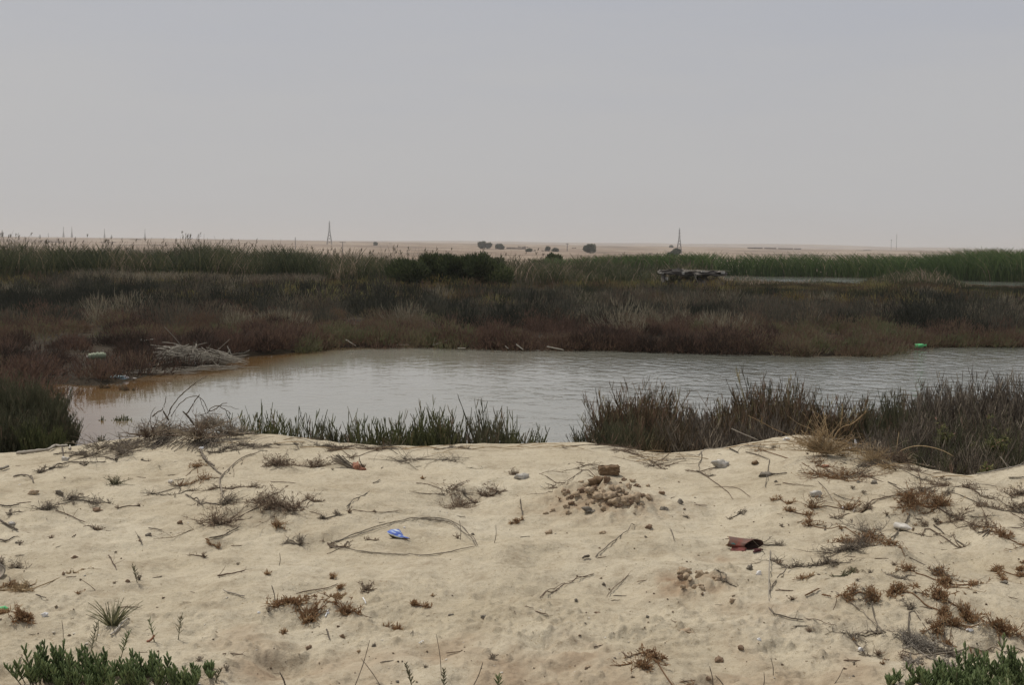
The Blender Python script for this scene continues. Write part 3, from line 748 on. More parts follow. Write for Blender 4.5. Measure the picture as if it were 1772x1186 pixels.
def ico(sub=3):
    import bmesh
    bm = bmesh.new(); bmesh.ops.create_icosphere(bm, subdivisions=sub, radius=1)
    V = np.array([v.co[:] for v in bm.verts]); Q = np.array([[v.index for v in f.verts] for f in bm.faces]); bm.free()
    return V, Q
_ICO = {k: ico(k) for k in (2, 3, 4)}
def n3(V, f, s):
    return (vnoise(V[:, 0] * f + s, V[:, 1] * f + V[:, 2] * f * .7) + vnoise(V[:, 1] * f + s * 2.3, V[:, 2] * f - V[:, 0] * f * .6) + vnoise(V[:, 2] * f - s, V[:, 0] * f + 3.3)) / 1.5
def lump_me(name, mat, sx, sy, sz, seed, sub=3, rough=.35, fine=.12, flatbase=True, facet=0.0, smooth=True):
    V, Q = _ICO[sub]; V = V.copy()
    d = 1 + rough * n3(V, 1.3, seed * 3.7) * 1.6 + fine * n3(V, 4.1, seed * 1.9) * 1.6
    if facet:
        d += facet * np.abs(n3(V, 2.6, seed * 5.1)) * 2
    V = V * d[:, None] * np.array([sx, sy, sz]) / 2
    if flatbase:
        V[:, 2] = np.where(V[:, 2] < -.25 * sz, -.25 * sz + (V[:, 2] + .25 * sz) * .2, V[:, 2])
        V[:, 2] += .22 * sz
    me = mesh(name, V, Q, mat, smooth=smooth)
    return me
def thing(name, me, p, label, cat, group=None, rz=0.0, rot=None, scale=None, dz=0.0):
    return add(name, me, (p[0], p[1], p[2] + dz), label=label, cat=cat, group=group, rot=rot or (0, 0, rz), scale=scale)
def root(name, p, label, cat, group=None, rz=0.0, rot=None):
    o = bpy.data.objects.new(name, None); COL.objects.link(o); o.empty_display_size = .1
    o.location = p; o.rotation_euler = rot or (0, 0, rz); o['label'] = label; o['category'] = cat
    if group: o['group'] = group
    return o
def conform(me, p, lim=.12):
    """lay a sprawling plant on the uneven sand round its root"""
    V = np.empty(len(me.vertices) * 3, np.float32); me.vertices.foreach_get('co', V); V = V.reshape(-1, 3)
    V[:, 2] += np.clip(H(V[:, 0] + p[0], V[:, 1] + p[1]) - p[2], -lim, lim)
    me.vertices.foreach_set('co', V.ravel()); me.update()
    return me
def box_me(name, mat, sx, sy, sz, z0=0.0, jit=0.0, seed=0, cuts=0):
    import bmesh
    bm = bmesh.new(); bmesh.ops.create_cube(bm, size=1)
    if cuts:
        bmesh.ops.subdivide_edges(bm, edges=bm.edges[:], cuts=cuts, use_grid_fill=True)
    q = np.random.default_rng(seed)
    for v in bm.verts:
        n_ = q.normal(size=3) * jit
        v.co = Vector((v.co.x * sx + n_[0], v.co.y * sy + n_[1], (v.co.z + .5) * sz + z0 + n_[2]))
    me = bpy.data.meshes.new(name); bm.to_mesh(me); bm.free(); me.materials.append(mat)
    return me
def gpc(a, b):
    """like gp, but never past the crest of the sand bank"""
    q = gp(a, b)
    yc, _z = crest(q.x)
    for _ in range(3):
        if q.y > yc + .08:
            r_ = at(a, b, float(yc)); q = Vector((r_[0], float(yc), float(H(r_[0], yc)))); yc, _z = crest(q.x)
    return q
def wpath(pp, lift=.006):
    """ground points under photo pixels -> (origin, local points)"""
    E = np.array([(a, b) for a, b, *c in pp], float)
    if len(E) == 2: E = np.array([E[0], E.mean(0), E[1]])
    E = np.vstack([2 * E[0] - E[1], E, 2 * E[-1] - E[-2]]); D = []
    for i in range(1, len(E) - 2):
        for t in (0, .33, .67):
            D.append(.5 * ((2 * E[i]) + (-E[i - 1] + E[i + 1]) * t + (2 * E[i - 1] - 5 * E[i] + 4 * E[i + 1] - E[i + 2]) * t * t + (-E[i - 1] + 3 * E[i] - 3 * E[i + 1] + E[i + 2]) * t ** 3))
    D.append(E[-2])
    Q = [gpc(a, b) + Vector((0, 0, lift)) for a, b in D]
    Z = [q.z for q in Q]
    for i, q in enumerate(Q):           # a stiff stem bridges the hollows
        q.z = max(Z[i], .5 * (Z[max(i - 1, 0)] + Z[min(i + 1, len(Z) - 1)]))
    o = Q[0].copy(); return o, [tuple(q - o) for q in Q]
def upath(pp, Y):
    """points on rays at depth Y, for stems that stand up"""
    Q = [Vector(at(a, b, Y + (c[0] if c else 0))) for a, b, *c in pp]
    o = Q[0].copy(); return o, [tuple(q - o) for q in Q]

# ------------------------------------------------------------------ glasswort in the water's edge behind the sand
NEAR = [  # px centre, px width, top px, depth Y, material, label
    (402, 62, 722, 11.9, 'near_green', 'short green glasswort just right of the tangled root mound'),
    (452, 66, 706, 11.8, 'near_green', 'bushy green glasswort clump, second right of the root mound'),
    (510, 54, 728, 11.9, 'near_green', 'low thin green glasswort between two taller clumps left of centre'),
    (556, 64, 722, 11.7, 'near_dark', 'dark bluish glasswort clump above the orange wrapper'),
    (610, 62, 730, 11.7, 'near_dark', 'brownish glasswort just right of the dark bluish clump'),
    (655, 66, 718, 11.8, 'near_green', 'olive glasswort row with straw stems over the crest dip'),
    (706, 60, 708, 11.9, 'near_green', 'tallest spiky green glasswort in the row before the pond'),
    (752, 58, 716, 11.8, 'near_green', 'green glasswort left of the dark spreading clump'),
    (800, 66, 708, 11.9, 'near_dark', 'dark red tipped glasswort with shoots spreading left'),
    (846, 60, 702, 11.9, 'near_dark', 'dark upright glasswort left of the last green clump'),
    (890, 52, 716, 12.2, 'near_green', 'leafy green glasswort near the end of the row'),
    (922, 18, 730, 12.4, 'near_dark', 'small glasswort leaning right at the open water gap'),
]
for i, (px, wpx, top, Y, mt, lab) in enumerate(NEAR):
    b = at(px, 768, Y); w = wpx * Y / F * 1.25
    t = at(px, top, Y)
    x, y = float(b[0]), Y
    z = max(float(H(x, y)), -.06)
    h = (float(t[2]) - z) * (1.0)
    ln = (.0, 0)
    if i == 8: ln = (-.25, 0)
    if i == 11: ln = (.25, 0)
    me = clump_me('glasswort_clump', M[mt], w, h, int(240 * w / .4), 100 + i, stem=.0056, lean=ln, branch=5, blen=.34, depth=.42, dome=.30, tb=.42)
    thing('glasswort_clump', me, (x, y, z), lab, 'glasswort', 'glasswort clumps at the near water edge')
# small ones standing in open water
for i, (px, py, wpx, hpx, mt, lab) in enumerate([
        (212, 728, 34, 17, 'near_green', 'small green tuft standing alone in the water left of the root mound'),
        (178, 728, 12, 14, 'near_green', 'few thin green sprigs in the water beside the small tuft'),
        (182, 672, 22, 16, 'near_red', 'small rusty tuft in orange water below the blue plastic bag'),
        (222, 676, 38, 18, 'near_red', 'wider rusty brown tuft in shallow orange water'),
        (173, 765, 14, 24, 'near_dark', 'dark sparse stems at the edge left of the root mound')]):
    x, Y = zplane(px, py); me = clump_me('water_tuft', M[mt], wpx * Y / F, hpx * Y / F, 34 if wpx > 15 else 9, 140 + i, stem=.006, branch=3)
    thing('water_tuft', me, (float(x), float(Y), 0), lab, 'glasswort', 'tufts standing in the water')

# ------------------------------------------------------------------ the shrubs at the right and the dark bush at the left
SHR = [  # px, width px, top px, Y, material, n, label, lean
    (1046, 40, 706, 11.9, 'near_dark', 260, 'low dark glasswort at the left end of the right hand thicket', -.08),
    (1096, 84, 668, 12.2, 'near_red', 460, 'brown red tipped glasswort dome first on the right of the water gap', 0),
    (1145, 100, 678, 12.4, 'near_red', 380, 'brown glasswort dome beside the water gap dome', 0),
    (1198, 90, 702, 12.3, 'near_grey', 330, 'greyish low shrub in the dip of the right hand thicket', .1),
    (1255, 100, 698, 12.3, 'near_red', 360, 'brown shrub sloping up towards the tall rounded one', 0),
    (1335, 130, 656, 12.9, 'near_red', 560, 'tall rounded red brown shrub against the water', 0),
    (1412, 100, 682, 12.8, 'near_red', 360, 'red tipped shrub behind the golden dry bush', 0),
    (1480, 100, 690, 12.8, 'near_red', 360, 'low red shrub right of the golden dry bush', 0),
    (1545, 100, 684, 12.6, 'near_dark', 400, 'dark shrub rising towards the tall grey thicket', 0),
    (1610, 110, 668, 12.9, 'near_grey', 480, 'grey wiry shrub left of the tallest one', -.1),
    (1675, 120, 648, 13.0, 'near_grey', 560, 'tallest grey red shrub on the right', .0),
    (1745, 120, 652, 12.8, 'near_grey', 520, 'grey wiry shrub at the right edge above', .1),
    (1830, 150, 645, 12.6, 'near_grey', 450, 'grey shrub cut off by the right edge of the picture', 0),
    (1930, 150, 655, 12.6, 'near_red', 420, 'brown shrub on the bank just beyond the right edge', 0),
    (2040, 150, 650, 12.8, 'near_grey', 420, 'grey shrub on the bank well beyond the right edge', 0),
]
for i, (px, wpx, top, Y, mt, n, lab, le) in enumerate(SHR):
    b = at(px, top, Y); x, y = float(b[0]), Y; z = max(float(H(x, y)), -.05)
    w = wpx * Y / F * 1.35
    me = clump_me('marsh_shrub', M[mt], w, float(b[2]) - z, int(n * 2.2), 200 + i, stem=.0042, lean=(le, 0), branch=10, blen=.26, depth=w * .9, dome=.55, tb=.42, ts=.26)
    thing('marsh_shrub', me, (x, y, z), lab, 'shrub', 'shrubs on the right bank')
SHR2 = [  # front row: base photo px, top px, Y
    (1108, 78, 718, 11.3, 'near_dark', 330, 'dark lower shrub in front of the water gap dome', 0),
    (1160, 100, 728, 11.2, 'near_red', 330, 'brown lower shrub over the crest dip right of centre', 0),
    (1235, 110, 724, 11.2, 'near_grey', 340, 'grey brown wiry shrub leaning left above the crest', -.25),
    (1310, 110, 712, 11.4, 'near_grey', 340, 'grey brown shrub leaning right beneath the tall rounded one', .2),
    (1540, 120, 722, 10.9, 'near_grey', 420, 'grey twiggy shrub leaning right behind the torn white strip', .3),
    (1610, 130, 716, 10.8, 'near_grey', 460, 'grey shrub of bare upright twigs above the crest slope', .1),
    (1690, 120, 712, 10.8, 'near_dark', 420, 'dark shrub with a green leafy patch in its middle', 0),
    (1755, 120, 706, 10.8, 'near_grey', 420, 'grey shrub beside the leafy patch at the right edge', .1),
    (1600, 110, 756, 10.1, 'near_dark', 330, 'dark low shrub nearest the crest slope', .1),
    (1675, 120, 758, 10.0, 'near_grey', 340, 'low grey shrub at the lowest dip of the crest', 0),
    (1750, 110, 752, 10.2, 'near_dark', 330, 'low dark shrub behind the pale driftwood twigs', 0),
]
for i, (px, wpx, top, Y, mt, n, lab, le) in enumerate(SHR2):
    b = at(px, top, Y); x, y = float(b[0]), Y; z = float(H(x, y))
    w = wpx * Y / F * 1.35
    me = clump_me('wiry_shrub', M[mt], w, float(b[2]) - z, int(n * 1.9), 230 + i, stem=.0031, lean=(le, 0), branch=8, blen=.40, depth=w * .8, dome=.48, tb=.38, ts=.26, up_=1.1)
    thing('wiry_shrub', me, (x, y, z), lab, 'shrub', 'wiry shrubs along the crest')
for i, (px, py, Y, wpx, lab) in enumerate([(1728, 752, 10.3, 60, 'green leafy sprig patch glowing in the dark shrubs at the right'), (1640, 745, 10.5, 44, 'smaller green leafy patch among grey twigs'), (1712, 806, 9.6, 40, 'small yellow green sprig low at the crest dip')]):
    b = at(px, py + 22, Y); me = scrub_me('leafy_sprig', M['near_green'], wpx * Y / F, .26, 22, 260 + i, leaf=900, leafl=.03, leafw=.011, r=.003, flat=.1)
    thing('leafy_sprig', me, (float(b[0]), Y, float(b[2]) - .05), lab, 'shrub', 'leafy sprigs')
LB = [  # the dark bush on the left
    (10, 150, 640, 14.6, 'near_dark', 520, 'dark bush at the left edge, behind the bush in the water'),
    (52, 110, 652, 14.2, 'near_dark', 460, 'dark rounded bush standing in the water at the left'),
    (92, 60, 690, 13.8, 'near_dark', 320, 'right end of the dark bush, drooping over the water'),
    (20, 110, 700, 13.4, 'near_dark', 360, 'lower bush at the left edge of the water'),
    (72, 64, 722, 13.2, 'near_green', 300, 'greenish stems under the dark bush at the left'),
    (-60, 120, 650, 14.6, 'near_dark', 380, 'dark bush cut off by the left edge of the picture'),
]
for i, (px, wpx, top, Y, mt, n, lab) in enumerate(LB):
    b = at(px, top, Y); x, y = float(b[0]), Y; z = max(float(H(x, y)), -.05); w = wpx * Y / F * 1.3
    me = clump_me('dark_bush', M[mt], w, float(b[2]) - z, int(n * 1.6), 270 + i, stem=.0038, branch=10, blen=.30, depth=w * .9, dome=.62, tb=.34, ts=.2)
    thing('dark_bush', me, (x, y, z), lab, 'bush', 'dark bushes at the left waterside')

# golden dry bush on the crest, arched dead stems
def at_ground(px, py):
    return gp(px, py)
p = gpc(1440, 757); p.y += .16; p.z = float(H(p.x, p.y)) + .02
g_ = root('golden_dry_bush', p, 'golden dry twiggy bush spreading on the crest beside the grey shrubs', 'bush')
add('twigs', scrub_me('twigs', M['gold'], .85, .40, 95, 300, r=.0030, flat=.35, sub=8, tb=.5), parent=g_).scale = (1, .5, 1)
add('stem', path_me('stem', M['gold'], [(0, 0, 0), (.10, 0, .16), (.19, 0, .20), (.26, 0, .26), (.30, 0, .30)], .005, 1, twigs=5, twl=.07), parent=g_)
add('stem', path_me('stem', M['gold'], [(.10, 0, .16), (.115, 0, .28), (.11, 0, .36)], .004, 2), parent=g_)
for i, (px, py, w, h, mt, n, lab) in enumerate([
        (1512, 788, .60, .26, 'near_grey', 50, 'tangle of grey brown dead stems behind the torn white strip'),
        (1560, 806, .60, .26, 'dry', 55, 'dead brown stems tumbling down the crest slope'),
        (1500, 780, .55, .30, 'gold', 34, 'thin straw coloured twigs left of the grey thicket')]):
    q = gpc(px, py)
    thing('dead_scrub', conform(scrub_me('dead_scrub', M[mt], w, h, int(n * 1.5), 310 + i, r=.0030, flat=.5, sub=6, tb=.55), q), q, lab, 'scrub', 'dead scrub on the crest')
for i, (pp, Y, r, mt, lab) in enumerate([
        ([(1548, 796), (1560, 780), (1590, 772), (1625, 778), (1650, 790)], 9.35, .0035, 'gold', 'pale arched dead stem over the crest slope at the right'),
        ([(1550, 792), (1553, 765), (1556, 748)], 9.4, .003, 'gold', 'short straight pale stem beside the arched one'),
        ([(1434, 758), (1430, 738), (1424, 712)], 10.2, .004, 'gold', 'upright pale dead stem rising from the golden bush'),
        ([(1730, 790), (1738, 800), (1745, 812)], 9.0, .004, 'driftgrey', 'short pale stick leaning at the crest dip'),
        ([(1265, 742), (1290, 753), (1312, 762)], 10.6, .0045, 'driftgrey', 'pale stick leaning out of the grey brown shrub')]):
    o, l = upath(pp, Y); thing('dry_stalk', path_me('dry_stalk', M[mt], l, r, i, tint=.75), o, lab, 'stem')

# ------------------------------------------------------------------ the root mound on the left crest
p = Vector(at(325, 752, 10.2)); p.z = float(H(p.x, p.y))
rm = root('root_mound', p, 'big tangle of dead grey roots and arched stems on the left crest', 'dead shrub')
add('root_mass', scrub_me('root_mass', M['near_grey'], 1.15, .24, 260, 320, r=.0036, flat=1.0, sub=5, tb=.62), (-.02, .14, .03), parent=rm)
add('root_mass', scrub_me('root_mass', M['dry'], .75, .26, 150, 321, r=.0030, flat=.6, sub=5, tb=.6), (-.06, .12, .05), parent=rm)
add('root_mass', scrub_me('root_mass', M['near_grey'], 1.0, .16, 150, 322, r=.0028, flat=1.1, sub=5, tb=.5), (-.42, .06, -.03), parent=rm)
hang = np.random.default_rng(8)
def hanging(cx, n, w, zt, L, seed):
    rs = np.random.default_rng(seed); X = rs.normal(size=n) * w; K = 6; tt = np.linspace(0, 1, K)
    P = np.zeros((n, K, 3)); L_ = L * (.25 + 1.0 * rs.random(n))
    P[..., 0] = (cx + X)[:, None] + np.cumsum(rs.normal(size=(n, K)) * .020, 1); 
    P[..., 1] = (-.02 - .10 * rs.random(n))[:, None] - (L_[:, None] * tt) * .75
    gx = P[..., 0] + p.x; gy = P[..., 1] + p.y
    surf = H(gx, gy) - p.z
    P[..., 2] = surf + zt * (1 - tt) ** 1.5 * (.3 + rs.random(n))[:, None] + .004
    return tubes(P, .0038 * np.linspace(1, .6, K)[None] * (.6 + rs.random(n))[:, None], np.clip(rs.normal(size=n) * .2 + .4, 0, 1), 4)
add('hanging_roots', vmesh('hanging_roots', [hanging(-.16, 34, .045, .07, .38, 1), hanging(.16, 42, .09, .07, .48, 2), hanging(.28, 22, .06, .05, .40, 3), hanging(-.42, 20, .12, .04, .25, 4)], M['near_grey']), parent=rm)
def local(pp, Y):
    return [tuple(Vector(at(a, b, Y)) - p) for a, b in pp]
for i, (pp, r) in enumerate([
        ([(290, 722), (300, 700), (318, 680), (343, 660), (360, 650)], .0055), ([(296, 722), (306, 706), (322, 690), (340, 686), (352, 694), (360, 712)], .004),
        ([(322, 720), (334, 700), (346, 682)], .006), ([(281, 710), (285, 698), (288, 686)], .0038), ([(263, 722), (272, 714), (282, 709)], .0065),
        ([(358, 716), (366, 706), (378, 703), (394, 712), (400, 718)], .0045), ([(358, 714), (374, 708), (384, 700), (394, 698)], .0045),
        ([(356, 716), (350, 700), (346, 688)], .003), ([(256, 740), (262, 716), (270, 704)], .003), ([(372, 702), (395, 704), (414, 709)], .0025), ([(340, 722), (356, 716), (384, 718)], .003)]):
    add('arched_stem', path_me('arched_stem', M['near_grey'], local(pp, 10.25), r, i, tint=.35, wob=.002), parent=rm)
add('stump', path_me('stump', M['near_grey'], local([(336, 736), (326, 722), (316, 712)], 10.3), .008, 40, tint=.25, taper=(1.2, 1, .8)), parent=rm)
add('stump', path_me('stump', M['near_grey'], local([(292, 728), (286, 718), (282, 711)], 10.3), .007, 41, tint=.25, taper=(1.2, 1, .9)), parent=rm)
for i, pp in enumerate([[(200, 800), (208, 784), (226, 776), (262, 758), (284, 750)], [(305, 752), (316, 748), (330, 740)], [(372, 762), (390, 754), (420, 755), (448, 756)], [(346, 782), (355, 800), (372, 812)]]):
    o, l = wpath([(a, b) for a, b in pp], .02)
    if i == 1: continue
    thing('long_root', path_me('long_root', M['near_grey'], l, .009, 50 + i, tint=.45, wob=.003, twigs=3), o,
          ['long grey root running down left from the root mound', '', 'thin dark root running right from the root mound', 'forked root creeping down the sand below the root mound'][i], 'root')
for i, (px, py, w, lab) in enumerate([(215, 772, .42, 'matted dead twigs on the slope left of the root mound'), (390, 776, .34, 'matted dark twigs right below the root mound'), (160, 782, .40, 'sparse dead twigs between the driftwood log and the root mound'), (255, 764, .40, 'dense dead twigs touching the left side of the root mound'), (430, 768, .34, 'thin dead twigs trailing right of the root mound')]):
    q = gp(px, py); thing('twig_mat', conform(scrub_me('twig_mat', M['near_grey'], w, .07, 90, 330 + i, r=.0026, flat=1.5, sub=4, tb=.5), q), q, lab, 'twigs', 'matted twigs round the root mound')

# ------------------------------------------------------------------ cane heap at the far left shore
def zp(px, py, z=0.03):
    x, y = zplane(px, py, z); return Vector((float(x), float(y), z))
cane_variants = []
for k in range(7):
    L = [.4, .55, .7, .85, 1.15, .5, .65][k]
    cane_variants.append((L, path_me('dry_cane', M['cane'], [(-L / 2, 0, 0), (-L / 6, .02, .015), (L / 6, -.01, .0), (L / 2, .01, .01)], .008, 400 + k, tint=.05 + .11 * k, twigs=1, twl=.08)))
rs = np.random.default_rng(77)
nc_ = 0
for k in range(150):
    u = rs.random() ** .8; v = rs.random()
    px = 268 + 125 * u; hh = (.27 * max(0, 1 - abs(px - 306) / 62) + .07) * v
    py = 640 - 6 * (px - 270) / 120 - 5 * rs.random()
    b = zp(px, py, .03)
    L, me = cane_variants[rs.integers(0, 7)]; L *= .8
    ang = -.15 + rs.normal() * .5 if rs.random() < .8 else rs.random() * PI
    tilt = rs.normal() * .12 + (.10 if px > 292 else -.05) if rs.random() < .93 else rs.normal() * .4
    add('dry_cane', me, (b.x, b.y - .05 + .4 * rs.random(), .10 + hh + abs(math.sin(tilt)) * .15), rot=(0, tilt, ang), label='bleached dry cane lying in the heap at the far left shore', cat='cane', group='canes heaped at the far left shore')
for i in range(34):
    u = rs.random(); px = 185 + 215 * u; py = 646 - 13 * max(0, (u - .45)) + rs.normal() * 1.4
    b = zp(px, py, .03); L, me = cane_variants[rs.integers(2, 5)]
    add('shore_cane', me, (b.x, b.y, .02 + .05 * rs.random()), rot=(0, rs.normal() * .04, .25 + rs.normal() * .16), label='bleached dry cane lying flat along the waterline left of the cane heap', cat='cane', group='canes along the waterline')
for i, (pp, lab) in enumerate([
        ([(228, 602), (240, 592), (268, 587)], 'pale branch leaning over red scrub above the cane heap'),
        ([(232, 604), (246, 586)], 'short pale branch crossing the leaning branch above the cane heap'),
        ([(354, 588), (360, 596)], 'short pale stick standing in red scrub above the canes'),
        ([(393, 599), (402, 618)], 'pale stick poking up at the right end of the cane heap'),
        ([(598, 588), (616, 599)], 'white stick slanting down to the far shore, leftmost of the white sticks'),
        ([(728, 583), (733, 590)], 'tiny white stick slanting at the far shore'),
        ([(749, 598), (753, 584)], 'upright half of the crossed white sticks on the far shore'),
        ([(749, 598), (778, 588)], 'slanting half of the crossed white sticks on the far shore'),
        ([(792, 603), (806, 603)], 'white stick lying flat at the far waterline'),
        ([(874, 599), (880, 604)], 'short white stick near the middle of the far shore'),
        ([(893, 596), (906, 606)], 'white stick slanting down right at the middle of the far shore'),
        ([(946, 600), (976, 606)], 'long white stick lying on the far shore right of centre'),
        ([(1134, 598), (1138, 606)], 'white stick standing at the far shore below the stone hide'),
        ([(672, 597), (708, 597)], 'long pale cane lying along the far waterline'),
        ([(596, 562), (640, 560)], 'pale cane lying across red scrub left of centre'),
        ([(1305, 603), (1340, 600)], 'pale cane resting in dark scrub at the right far shore'),
        ([(404, 612), (420, 612), (432, 606)], 'dark grey branch on the spit right of the cane heap'),
        ([(505, 596), (520, 593)], 'pale twig on the mossy far bank'),
        ([(178, 606), (181, 620)], 'pale stick standing beside the green drum')]):
    lo = zp(pp[0][0], max(q[1] for q in pp) + 3, .0)
    o, l = upath(pp, lo.y - .25)
    thing('pale_stick', path_me('pale_stick', M['cane'], l, .014, 430 + i, tint=.85), o, lab, 'stick', 'pale sticks on the far shore')

# litter on the far shore
def bottle(name, p, L, r, mat, label, rot, capmat=None):
    o = root(name, p, label, 'bottle', rot=rot)
    prof = [(0, .0), (.01, .75), (.04, .95), (.12, 1), (.3, .92), (.36, 1), (.55, 1), (.62, .95), (.74, .7), (.84, .34), (.90, .30), (.95, .30)]
    S = 16; V = []; Q = []
    for k, (u, q) in enumerate(prof):
        for j in range(S):
            a = j * 2 * PI / S; rr = r * q * (1 + .10 * math.sin(3 * a + k)); V.append((u * L, math.cos(a) * rr, math.sin(a) * rr * .85))
    for k in range(len(prof) - 1):
        for j in range(S):
            Q.append((k * S + j, k * S + (j + 1) % S, (k + 1) * S + (j + 1) % S, (k + 1) * S + j))
    add('bottle_body', mesh('bottle_body', V, Q, mat, smooth=True), parent=o)
    c = path_me('cap', capmat or mat, [(L * .94, 0, 0), (L * .97, 0, 0), (L, 0, 0)], r * .36, 1, S=10, taper=(1.6, 1, 1.6)); add('cap', c, parent=o)
    return o
gm, t_, b_ = new_mat('green_bottle_plastic'); b_.inputs['Base Color'].default_value = (.10, .42, .16, 1); b_.inputs['Roughness'].default_value = .3
gw, t_, b_ = new_mat('pale_green_plastic'); b_.inputs['Base Color'].default_value = (.22, .25, .17, 1); b_.inputs['Roughness'].default_value = .6
bl, t_, b_ = new_mat('pale_blue_plastic'); b_.inputs['Base Color'].default_value = (.36, .50, .54, 1); b_.inputs['Roughness'].default_value = .4
q = zp(1580, 601, .06); bottle('green_bottle', (q.x, q.y - .1, .09), .30, .065, gm, 'bright green plastic bottle lying at the waterline below the right hand scrub', (0, math.radians(-4), math.radians(5)))
q = zp(153, 618, .36); dr_ = root('plastic_drum', (q.x, q.y, .36), 'pale green plastic drum lying in red scrub at the left bank', 'drum', rot=(0, math.radians(-4), .1))
add('drum_body', path_me('drum_body', gw, [(0, 0, 0), (.10, 0, .01), (.20, 0, .01), (.30, 0, 0)], .058, 3, S=14, taper=(.85, 1.05, 1, 1.05, .8)), parent=dr_)
add('bung', lump_me('bung', M['white'], .05, .07, .07, 3, sub=2), (-.012, 0, -.02), parent=dr_)
q = zp(203, 656, .02); thing('blue_plastic_bag', lump_me('blue_plastic_bag', bl, .24, .16, .07, 12, facet=.8, rough=.9, sub=3), q, 'pale blue torn plastic bag floating by the left shore', 'plastic bag')
q = zp(216, 656, .02); thing('white_scrap', lump_me('white_scrap', M['paper'], .10, .1, .07, 14, facet=.6, sub=2), q, 'white plastic scrap touching the blue bag', 'plastic scrap')
q = zp(232, 656, .02); thing('floating_foam', lump_me('floating_foam', M['white'], .10, .08, .03, 15, sub=2), q, 'small beige foam piece floating right of the blue bag', 'foam')
q = zp(1178, 607, .02); thing('floating_tray', lump_me('floating_tray', M['paper'], .24, .12, .05, 16, facet=.3, sub=3), (q.x, q.y - .2, .01), 'flat white tray floating by the middle far shore', 'tray')
q = zp(84, 671, .02); thing('white_cup', lump_me('white_cup', M['paper'], .06, .05, .09, 17, sub=2), (q.x, q.y - .5, .02), 'tiny white cup at the left end of the orange shallows', 'cup')
q = zp(268, 630, .1); thing('white_cup', lump_me('white_cup', M['paper'], .05, .04, .1, 18, sub=2), (q.x, q.y - .4, .1), 'small white cup in front of the cane heap', 'cup', rot=(0, .5, 0))
q = zp(344, 627, .1); thing('white_cup', lump_me('white_cup', M['paper'], .05, .04, .07, 19, sub=2), (q.x, q.y - .3, .1), 'small white cup on the right half of the cane heap', 'cup')
q = zp(1770, 601, .05); thing('white_cup', lump_me('white_cup', M['paper'], .05, .05, .09, 20, sub=2), (q.x, q.y - .3, .03), 'white cup at the waterline by the right edge', 'cup')

# ------------------------------------------------------------------ ruined hide in the marsh
def hide():
    Y = 74.0
    b = at(1197, 492, Y); o = root('ruined_hide', (b[0], Y, float(H(b[0], Y))), 'low ruined stone hide with a sagging flat roof among the reeds', 'ruin')
    s = Y / F; W = 108 * s; Ht = 2.3 - (469 - 437.7) * s - o.location.z
    V = []; 
    add('roof_slab', box_me('roof_slab', M['rubble'], W, 1.8, .14, Ht - .16, .07, 1, 8), (0, 0, 0), parent=o)
    for k, (x0, w, h) in enumerate([(-.46, .06, .95), (-.10, .26, .70), (.16, .22, .86), (.37, .24, .82)]):
        add('stone_wall', lump_me('stone_wall', M['rubble'], W * w * 1.15, 1.2, Ht * h * 1.15, 30 + k, rough=.2, fine=.15, facet=.25), (x0 * W, -.15, 0), parent=o)
    add('stone_wall', lump_me('stone_wall', M['rubble'], W * .34, .7, Ht * .55, 39, rough=.2), (-.30 * W, -.5, 0), parent=o)
    for k, (px, py, w, h) in enumerate([(1154, 485, 4, 5), (1182, 475, 4, 4), (1251, 474, 6, 4), (1216, 471, 5, 2), (1145, 474, 6, 2)]):
        q = at(px, py, Y - 1.0)
        add('pale_block', box_me('pale_block', M['concrete'], w * s, .25, h * s, 0, .01, k), tuple(Vector(q) - o.location), parent=o)
    for k, (a, c) in enumerate([((1201, 474), (1208, 490)), ((1206, 474), (1200, 490))]):
        q0 = Vector(at(a[0], a[1], Y - 1)) - o.location; q1 = Vector(at(c[0], c[1], Y - 1)) - o.location
        add('prop', path_me('prop', M['cane'], [tuple(q0), tuple(q1)], .03, k), parent=o)
    for k in range(10):
        rr = random.Random(k); x = (rr.random() - .5) * W * .98
        add('thatch', path_me('thatch', M['cane'], [(x - .5, -.9 + rr.random() * .5, Ht + .02), (x, -.6, Ht + .05), (x + .5, -.9 + rr.random() * .4, Ht + .02)], .02, k, tint=rr.random() * .5), parent=o)
hide()

# ------------------------------------------------------------------ dark bushes in front of and behind the reeds
def leafy(name, p, w, h, n, seed, label, mat='tamarisk', L=.2, wd=.05, group=None, cat='bush', trunk=True, depth=None, z0f=.0):
    rs = np.random.default_rng(seed)
    o = root(name, p, label, cat, group)
    # lobes
    m = 9; lob = np.stack([(rs.random(m) - .5) * w * .62, (rs.random(m) - .5) * (depth or w) * .6, h * (.26 + .46 * rs.random(m))], -1)
    lr = (.20 + .14 * rs.random(m)) * w
    i = rs.integers(0, m, n); d = unit(rs.normal(size=(n, 3))); rr = rs.random(n) ** .4
    c = lob[i] + d * (lr[i] * rr)[:, None] * np.array([1, 1, min(1.3, h / w * 1.1)])
    c[:, 2] = np.clip(c[:, 2], h * (.03 + z0f), h)
    dd = unit(d * .6 + np.array([0, 0, .8]) + rs.normal(size=(n, 3)) * .4)
    P = c[:, None] + dd[:, None] * (L * (.6 + .8 * rs.random(n))[:, None] * np.array([0, .5, 1]))[..., None]
    add('crown', vmesh('crown', [ribbons(P, wd * np.array([.6, 1, .3])[None] * np.ones(n)[:, None], np.clip(.45 + .2 * rs.normal(size=n) + .25 * np.sin(i * 2.1), 0, 1), rs)], M[mat]), parent=o)
    if trunk:
        for k in range(4):
            e = lob[k]
            add('trunk', path_me('trunk', M['bark'], [(0, 0, -.05), (e[0] * .3, e[1] * .3, e[2] * .4), tuple(e)], w * .02, k, taper=(1.4, 1, .5)), parent=o)
    return o
